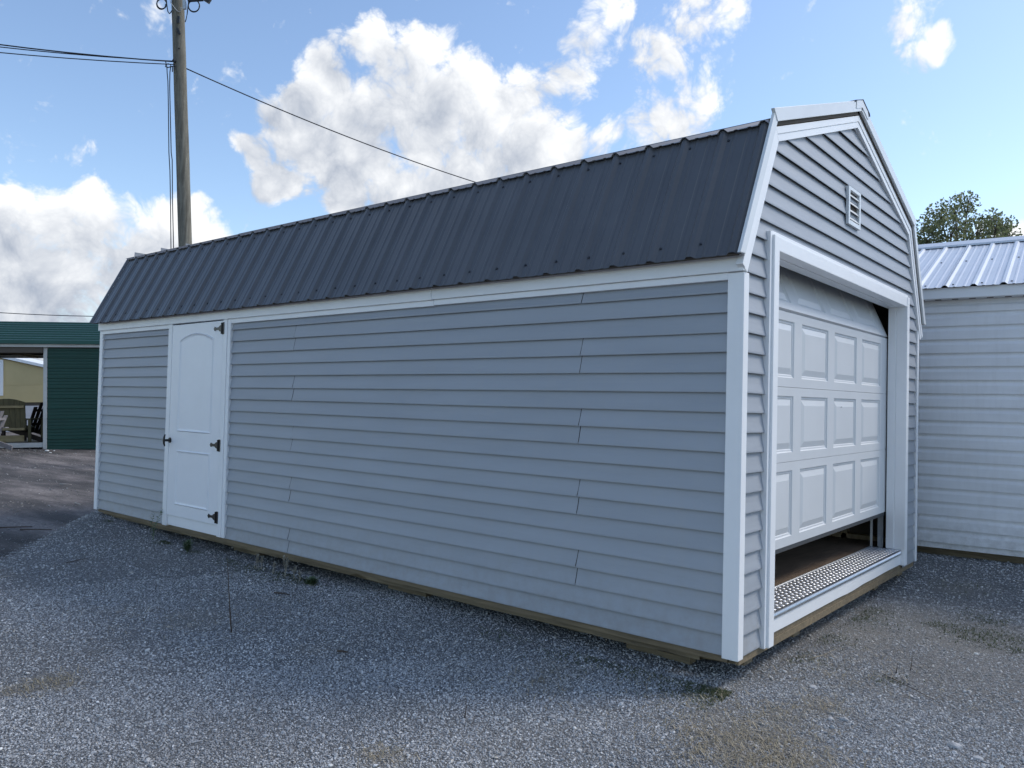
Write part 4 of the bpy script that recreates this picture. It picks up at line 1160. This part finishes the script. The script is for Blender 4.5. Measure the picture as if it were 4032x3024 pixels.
ppart('cable_coil', 'cable', lambda mb: mb.tube(coil(763, 22, 22, 15.9, 2, 2), 0.012, 6), True)
ppart('cable_tail', 'cable', lambda mb: mb.tube([ptl(654, -12), ptl(657, 20), ptl(661, 45), ptl(667, 54), ptl(672, 50), ptl(678, 40)], 0.011, 6), True)
ppart('cable_tail', 'cable', lambda mb: mb.tube([ptl(744, -2), ptl(740, 25), ptl(737, 55), ptl(733, 75), ptl(729, 87)], 0.010, 6), True)
ppart('ground_wire', 'cable_white', lambda mb: mb.tube([ptl(668, -8), ptl(672, 10), ptl(685, 28), ptl(698, 43), ptl(709, 48), ptl(712, 40), ptl(713, 28)], 0.008, 6), True)
ppart('bracket', 'galv', lambda mb: mb.bar(ptl(726, -10), ptl(727, 36), 0.06, 0.05, FW))
ppart('crossarm_brace', 'cable', lambda mb: mb.bar(ptl(740, 2), ptl(800, -2), 0.05, 0.05, FW))
ppart('insulator', 'cable', lambda mb: mb.bar(ptl(808, -6), ptl(827, 6), 0.10, 0.06, FW))
ppart('clamp', 'cable', lambda mb: mb.tube([ptl(690, 243), ptl(682, 232), ptl(679, 239), ptl(688, 246)], 0.016, 6))
ppart('clamp', 'cable', lambda mb: mb.tube([ptl(679, 262), ptl(679, 283)], 0.011, 6))
ppart('cable_loop', 'cable', lambda mb: mb.tube([ptl(690, 259), ptl(675, 262), ptl(660, 266), ptl(651, 262), ptl(653, 254), ptl(662, 251), ptl(671, 254), ptl(673, 259)], 0.010, 6), True)
gw = 'service wires leaving the pole to the left'
wire('service_wire', 'uppermost of the thick black wires running left from the pole', [at(690, 243, 15.9), at(-900, 30, 13.5)], 0.013, sag=0.12, group=gw)
wire('service_wire', 'black wire just below the top one running left from the pole', [at(676, 240, 15.95), at(-900, 54, 13.7)], 0.010, sag=0.12, group=gw)
wire('service_wire', 'lowest single black wire running left from the pole', [at(692, 254, 15.9), at(-900, 98, 13.6)], 0.010, sag=0.10, group=gw)
wire('guy_wire', 'single black wire slanting down right from the pole behind the barn roof', [at(733, 270, 16.1), at(2300, 838, 22)], 0.013, sag=0.25, n=24)
wire('drop_cable', 'black cable hanging beside the pole, left one of two', [at(652, 242, 15.9), at(657, 262, 15.9), at(658, 285, 15.9), at(661, 320, 15.9), at(663, 420, 15.9), at(665, 600, 15.9), at(669, 672, 15.9), at(671, 780, 15.9), at(673, 960, 15.9), at(676, 1300, 15.9), at(680, 1790, 15.9)], 0.0095)
wire('drop_cable', 'black cable hanging beside the pole, right one closest to it', [at(672, 260, 15.9), at(669, 285, 15.9), at(668, 340, 15.9), at(671, 470, 15.9), at(674, 600, 15.9), at(678, 630, 15.9), at(679, 780, 15.9), at(683, 960, 15.9), at(686, 1300, 15.9), at(690, 1790, 15.9)], 0.0095)

# ------------------------------------------------------------------ tree behind the white shed
tr = random.Random(17)
TB = at(3790, 1800, 32); TB.z = ground_h(TB.x, TB.y)
tree = thing('tree', 'green broadleaf tree rising behind the white shed roof', 'tree', Matrix.Translation(TB))
mb = MB()
hT = 10.0
mb.tube([Vector((0.05*math.sin(z*2), 0.04*math.cos(z*3), z)) for z in [i*0.5 for i in range(15)]], [0.24-0.022*i*0.5 for i in range(15)], 10)
tips = []
def tl(px, py, dd=0.0): return at(px, py, 32+dd)-TB
# lobes of the crown, from the outline of the photo
lob = [(3700, 850, 55, 0), (3760, 815, 60, .3), (3812, 800, 45, -.3), (3660, 895, 60, .5), (3640, 950, 70, -.4), (3740, 900, 70, -.6), (3800, 880, 65, .6), (3850, 910, 55, -.2),
       (3905, 860, 42, .2), (3925, 890, 50, -.5), (3960, 890, 45, .5), (3975, 920, 42, 0), (3880, 950, 60, 0), (3930, 960, 60, .6), (3760, 980, 80, .5), (3680, 1000, 80, -.5), (3840, 1010, 80, -.6), (3600, 960, 55, .3),
       (3620, 1050, 90, 0), (3720, 1090, 90, .6), (3820, 1090, 90, -.6), (3920, 1060, 80, .2), (3560, 1020, 60, 0), (3700, 1160, 80, -.3), (3800, 1180, 80, .3), (3900, 1150, 70, 0)]
for (px, py, r, dd) in lob:
    c = tl(px, py, dd*2.2); R_ = r*32/FPX
    st = Vector((0.02*tr.uniform(-1, 1), 0, max(2.5, c.z*0.5)))
    mid = st.lerp(c, 0.55)+Vector((tr.uniform(-.2, .2), tr.uniform(-.2, .2), 0.15))
    mb.tube([st, mid, c], [0.075, 0.05, 0.02], 6)
    for q in range(10):
        v = Vector((tr.gauss(0, 1), tr.gauss(0, 1), tr.gauss(0, 0.9))).normalized()
        e = c+v*R_*tr.uniform(0.65, 1.02); mb.tube([c.lerp(mid, 0.2), c.lerp(e, 0.5)+Vector((0, 0, 0.05)), e], [0.016, 0.010, 0.004], 4, cap=False); tips.append((e, c, R_))
mb.build('trunk', M['bark'], tree, smooth=True)
mb = MB()
for (px, py, r, dd) in lob:
    c = tl(px, py, dd*2.2); R_ = r*32/FPX
    dens_ = int(430*(R_/0.6)**2)
    for q in range(dens_):
        v = Vector((tr.gauss(0, 1), tr.gauss(0, 1), tr.gauss(0, 0.95))).normalized()*R_*(tr.random()**0.42)*1.05
        p = c+v
        if mnoise.noise(p*2.6) < -0.10: continue
        s = tr.uniform(0.042, 0.078)
        n_ = Vector((tr.gauss(0, 1), tr.gauss(0, 1), tr.gauss(0, 1)+0.5)).normalized(); x = n_.orthogonal().normalized(); y = n_.cross(x)
        a = tr.uniform(0, 2*PI); x2 = x*math.cos(a)+y*math.sin(a); y2 = n_.cross(x2)
        mb.poly([p-x2*s*1.15, p+y2*s*0.72, p+x2*s*1.15+n_*s*0.15, p-y2*s*0.72])
mb.build('crown', M['leaf'], tree, kind='stuff')

# ------------------------------------------------------------------ weeds, grass, sticks, litter
def blade(mb, p, h, w, lean, az):
    d = Vector((math.cos(az), math.sin(az), 0)); s = Vector((-d.y, d.x, 0))*w
    m_ = p+Vector((0, 0, h*0.55))+d*lean*h*0.3; t_ = p+Vector((0, 0, h*(1-0.35*lean)))+d*lean*h
    i = len(mb.v); mb.v += [tuple(p-s), tuple(p+s), tuple(m_+s*0.7), tuple(m_-s*0.7), tuple(t_)]
    mb.f += [(i, i+1, i+2, i+3), (i+3, i+2, i+4)]; mb.mi += [0, 0]
wr = random.Random(9)
mbg, mbs = MB(), MB()
def gz(x, y): return Vector((x, y, ground_h(x, y)-0.003))
def clump(mb, px, py, spread, n, h0, h1, lean=(0.1, 0.9), w=0.0016):
    c = gpt(px, py)
    for _ in range(n*2):
        qx = c.x+wr.gauss(0, spread); qy = c.y+wr.gauss(0, spread)
        if -7.4 < qx < 0.02 and -0.06 < qy < 3: qy = -0.06-abs(wr.gauss(0, spread))
        p = gz(qx, qy); blade(mb, p, wr.uniform(h0, h1), w*wr.uniform(0.7, 1.5), wr.uniform(*lean), wr.uniform(0, 2*PI))
for (px, py, sp, n) in ((3330, 2430, 0.15, 420), (3390, 2400, 0.10, 250), (3260, 2520, 0.08, 130), (3140, 2590, 0.09, 120), (3900, 2440, 0.10, 160), (3800, 2480, 0.09, 130), (3840, 2520, 0.10, 150), (3700, 2460, 0.05, 60), (3960, 2510, 0.09, 120), (4000, 2560, 0.06, 60),
                        (3780, 2330, 0.15, 90), (2480, 2600, 0.12, 110), (2650, 2660, 0.15, 130), (2300, 2580, 0.12, 90), (2000, 2480, 0.10, 70), (3500, 2680, 0.05, 40), (1210, 2255, 0.12, 220), (1270, 2275, 0.08, 160), (1100, 2225, 0.12, 120), (1000, 2200, 0.10, 90), (740, 2130, 0.05, 160), (590, 2065, 0.04, 50), (830, 2165, 0.06, 60), (450, 2030, 0.10, 60), (3710, 2210, 0.05, 50), (3760, 2200, 0.05, 40)):
    clump(mbg, px, py, sp, n, 0.008, 0.026, (0.5, 1.8), 0.0024)
for (px, py, sp, n) in ((2940, 2890, 0.19, 420), (3060, 2985, 0.15, 300), (2860, 2960, 0.15, 220), (3250, 2790, 0.07, 60), (3080, 2800, 0.08, 50), (200, 2690, 0.08, 110), (60, 2725, 0.05, 40), (1490, 2985, 0.06, 60), (3400, 2700, 0.3, 90), (3300, 2620, 0.25, 80), (2600, 2720, 0.3, 70), (2100, 2680, 0.15, 70), (900, 2440, 0.25, 60), (520, 2460, 0.25, 50)):
    clump(mbs, px, py, sp, int(n*0.7), 0.015, 0.05, (1.9, 2.7), 0.0014)
for (px, py) in ((1140, 2215), (1155, 2225), (1012, 2195), (1024, 2200)): pass
tag(mbg.build('grass', M['grass'], kind='stuff'), 'sparse short green grass growing through the gravel', 'grass')
tag(mbs.build('straw', M['straw'], kind='stuff'), 'dry tan grass lying in patches on the gravel', 'dry grass')

def wallpt(px, py, y=-0.13):
    d = ray(px, py); t_ = (y-CAM.y)/d.y; return CAM+d*t_
def weed(px, py, n, h, label, mat='weed', kind='leafy', y=-0.13):
    c = wallpt(px, py, y); base = gz(c.x, c.y)
    o = thing('weed_plant', label, 'weed', Matrix.Translation(base), 'weeds growing along the barn base')
    st = MB(); lf = MB(); q = random.Random(int(px*7+py))
    for i in range(n):
        a = q.uniform(0, 2*PI); le = q.uniform(0.05, 0.35) if kind == 'leafy' else q.uniform(0.02, 0.22); hh = h*q.uniform(0.65, 1.05)
        pts_ = [Vector((math.cos(a)*le*hh*f_*f_, math.sin(a)*le*hh*f_*f_, hh*f_*(1-0.15*le*f_))) + Vector((q.gauss(0, 0.01)*(i > 0), q.gauss(0, 0.01)*(i > 0), 0)) for f_ in (0, 0.33, 0.66, 1)]
        st.tube(pts_, [0.0030, 0.0026, 0.002, 0.0012], 5)
        if kind == 'leafy':
            for f_ in [0.15+0.07*k for k in range(13)]:
                k0 = min(2, int(f_*3)); p = pts_[k0].lerp(pts_[k0+1], f_*3-k0)
                for sd_ in (0, 1):
                    az = q.uniform(0, 2*PI); L_ = 0.050*q.uniform(0.6, 1.2)
                    d = Vector((math.cos(az), math.sin(az), 0.5)).normalized()*L_; s = Vector((-math.sin(az), math.cos(az), 0))*0.0065
                    lf.poly([p, p+d*0.5+s, p+d, p+d*0.5-s])
        else:
            for k in range(26):
                f_ = 0.58+0.42*k/26; k0 = min(2, int(f_*3)); p = pts_[k0].lerp(pts_[k0+1], f_*3-k0)
                az = q.uniform(0, 2*PI); d = Vector((math.cos(az), math.sin(az), 0.8))*0.016; s = Vector((-math.sin(az), math.cos(az), 0))*0.0042
                lf.poly([p, p+d*0.5+s, p+d, p+d*0.5-s])
    st.build('stem', M['weed'] if kind == 'leafy' else M['seedhead'], o); lf.build('leaf_cluster' if kind == 'leafy' else 'seed_head', M[mat], o)
    return o
weed(602, 2095, 2, 0.40, 'tall feathery green weed just left of the walk door')
weed(742, 2128, 7, 0.10, 'low bushy green weed below the walk door')
weed(1012, 2200, 3, 0.13, 'pale seed-headed grass tuft nearest the walk door along the barn base', 'seedhead', 'seed')
weed(1030, 2207, 2, 0.12, 'second pale seed-headed grass tuft from the walk door', 'seedhead', 'seed')
weed(1078, 2232, 2, 0.10, 'third pale seed-headed grass tuft from the walk door, the shortest', 'seedhead', 'seed')
weed(1122, 2245, 4, 0.17, 'tallest pale seed-headed grass tuft in the middle of the row', 'seedhead', 'seed')
weed(1158, 2262, 3, 0.11, 'fifth pale seed-headed grass tuft from the walk door', 'seedhead', 'seed')
weed(1180, 2275, 2, 0.10, 'pale seed-headed grass tuft farthest right in the row', 'seedhead', 'seed')
weed(1230, 2285, 9, 0.05, 'low dark green weed under the barn right of the grass tufts')
def stick(name, label, pts, r0, r1, mat='twig', cat='twig', group=None):
    P = [Vector(p) for p in pts]; c = P[0].copy()
    mb = MB(); mb.tube([p-c for p in P], [r0+(r1-r0)*i/(len(P)-1) for i in range(len(P))], 6)
    o = mb.build(name, M[mat], smooth=True); o.location = c
    return tag(o, label, cat, group)
# the thin upright dead stem
b0 = gpt(912, 2488); dep = (b0-CAM).dot(FW)
stick('dead_stem', 'tall thin dead stem standing alone upright in the gravel', [gz(b0.x, b0.y), at(908, 2450, dep), at(904, 2380, dep), at(900, 2300, dep), at(896, 2220, dep), at(893, 2190, dep)], 0.0048, 0.0012, cat='dead stem')
for (px, py, h, lab) in ((3585, 2642, 0.075, 'short dark dead stem at right, taller of a close pair'), (3528, 2652, 0.06, 'thin short dead stem left of its pair at right'), (408, 2322, 0.06, 'short dead stem left of the tall one'), (612, 2320, 0.07, 'short dead stem between the tall one and the lane'),
                         (1830, 2830, 0.09, 'thin short green-brown stem standing in the foreground gravel'), (3608, 2243, 0.06, 'dark little stem under the right corner post'), (725, 2495, 0.02, 'tiny dark stub left of the tall dead stem')):
    c = gpt(px, py); stick('dead_stem', lab, [gz(c.x, c.y), gz(c.x, c.y)+Vector((0.004, 0.003, h*0.5)), gz(c.x, c.y)+Vector((0.007, -0.002, h))], 0.0028, 0.001, cat='dead stem', group='short dead stems in the gravel')
def lying(px0, py0, px1, py1, r, lab, mat='twig', bend=0.02):
    a = gpt(px0, py0); b_ = gpt(px1, py1); a = gz(a.x, a.y)+Vector((0, 0, r+0.006)); b_ = gz(b_.x, b_.y)+Vector((0, 0, r+0.006))
    m_ = a.lerp(b_, 0.5)+Vector((bend*0.4, -bend*0.4, 0.005))
    stick('twig', lab, [a, a.lerp(m_, 0.5), m_, m_.lerp(b_, 0.5), b_], r, r*0.55, mat, 'twig', 'twigs lying on the ground')
lying(262, 2221, 345, 2204, 0.004, 'dark twig lying on the gravel edge left of the barn')
lying(4, 2277, 64, 2271, 0.004, 'pale twig lying at the left edge of the gravel', 'twig_pale')
lying(-40, 2068, 128, 2062, 0.008, 'long dark stick lying across the dirt lane')
lying(80, 2072, 205, 2074, 0.007, 'shorter brown stick lying right of the long one on the lane')
lying(236, 1900, 282, 1901, 0.012, 'pale bleached stick on the far dirt lane', 'twig_pale')
lying(296, 1974, 320, 1981, 0.008, 'small pale stick near the far corner post', 'twig_pale')
lying(1080, 2338, 1140, 2345, 0.006, 'short dark stick on gravel in front of the siding', bend=0.01)
lying(1330, 2570, 1368, 2576, 0.007, 'small dark stick in the middle gravel', bend=0.01)
lying(3180, 2600, 3290, 2560, 0.002, 'thin curved straw stem by the garage corner', 'straw', 0.05)
lying(3480, 2660, 3700, 2770, 0.002, 'thin brown root strand lying on right hand gravel', 'twig', 0.06)
def litter(px, py, sx_, sy_, sz_, lab, rot, mat='concrete'):
    c = gpt(px, py); p = gz(c.x, c.y)
    bm = bmesh.new(); bmesh.ops.create_icosphere(bm, subdivisions=2, radius=1.0); q = random.Random(int(px))
    for v in bm.verts: v.co = Vector((v.co.x*sx_, v.co.y*sy_, (v.co.z+0.7)*sz_))*q.uniform(0.88, 1.1)
    me = bpy.data.meshes.new('litter'); bm.to_mesh(me); bm.free(); me.materials.append(M[mat])
    o = bpy.data.objects.new('litter', me); COL.objects.link(o); o.location = p; o.rotation_euler = (0, 0, rot)
    tag(o, lab, 'litter', 'pale litter by the green shed')
litter(185, 1776, 0.055, 0.04, 0.022, 'bright white piece of litter in front of the green shed post', 0.6)
litter(152, 1763, 0.07, 0.03, 0.012, 'flat white scrap at the foot of the green shed sill', 0.7)
litter(198, 1782, 0.035, 0.02, 0.012, 'small pale scrap just right of the bright white litter', 0.4)
litter(213, 1775, 0.025, 0.02, 0.012, 'tiny pale scrap below the green wall', 0.2)
def rock(px, py, s, lab):
    c = gpt(px, py); p = gz(c.x, c.y)
    bm = bmesh.new(); bmesh.ops.create_icosphere(bm, subdivisions=2, radius=1.0); q = random.Random(int(px+py))
    for v in bm.verts:
        k = 1+0.28*mnoise.noise(v.co*1.3+Vector((px, py, 0))); v.co = Vector((v.co.x*k*s, v.co.y*k*s*0.72, (v.co.z*k+0.45)*s*0.5))
    me = bpy.data.meshes.new('rock'); bm.to_mesh(me); bm.free(); me.materials.append(M['rock'])
    o = bpy.data.objects.new('rock', me); COL.objects.link(o); o.location = p; o.rotation_euler = (0, 0, q.uniform(0, 3))
    tag(o, lab, 'stone', 'larger stones among the gravel')
M['rock'] = material('pale_stone', (0.36, 0.36, 0.365), 0.8, var=0.3, scale=20, bump=0.4, bscale=60, bdist=0.003)
for (px, py, s, lab) in ((3325, 2836, 0.022, 'pale stone right of the straw patch in front of the garage'), (3270, 2833, 0.018, 'rounded stone just left of the pale one at the straw patch'), (3200, 2710, 0.022, 'darker stone above the straw patch'),
                         (2210, 2832, 0.020, 'pale flat stone in the centre foreground'), (2170, 2822, 0.018, 'pale stone left of the flat one in the centre foreground'), (2550, 2762, 0.019, 'pale stone in front of the near corner post'),
                         (2370, 2868, 0.014, 'small pale stone between the two centre foreground stones'), (1672, 2488, 0.018, 'pale angular stone in front of the middle of the siding'), (728, 2112, 0.018, 'tan stone beside the low weed under the walk door'),
                         (3760, 2938, 0.030, 'long flat stone at the right bottom corner'), (3850, 2985, 0.022, 'pale stone below the long flat one at right bottom')):
    rock(px, py, s, lab)
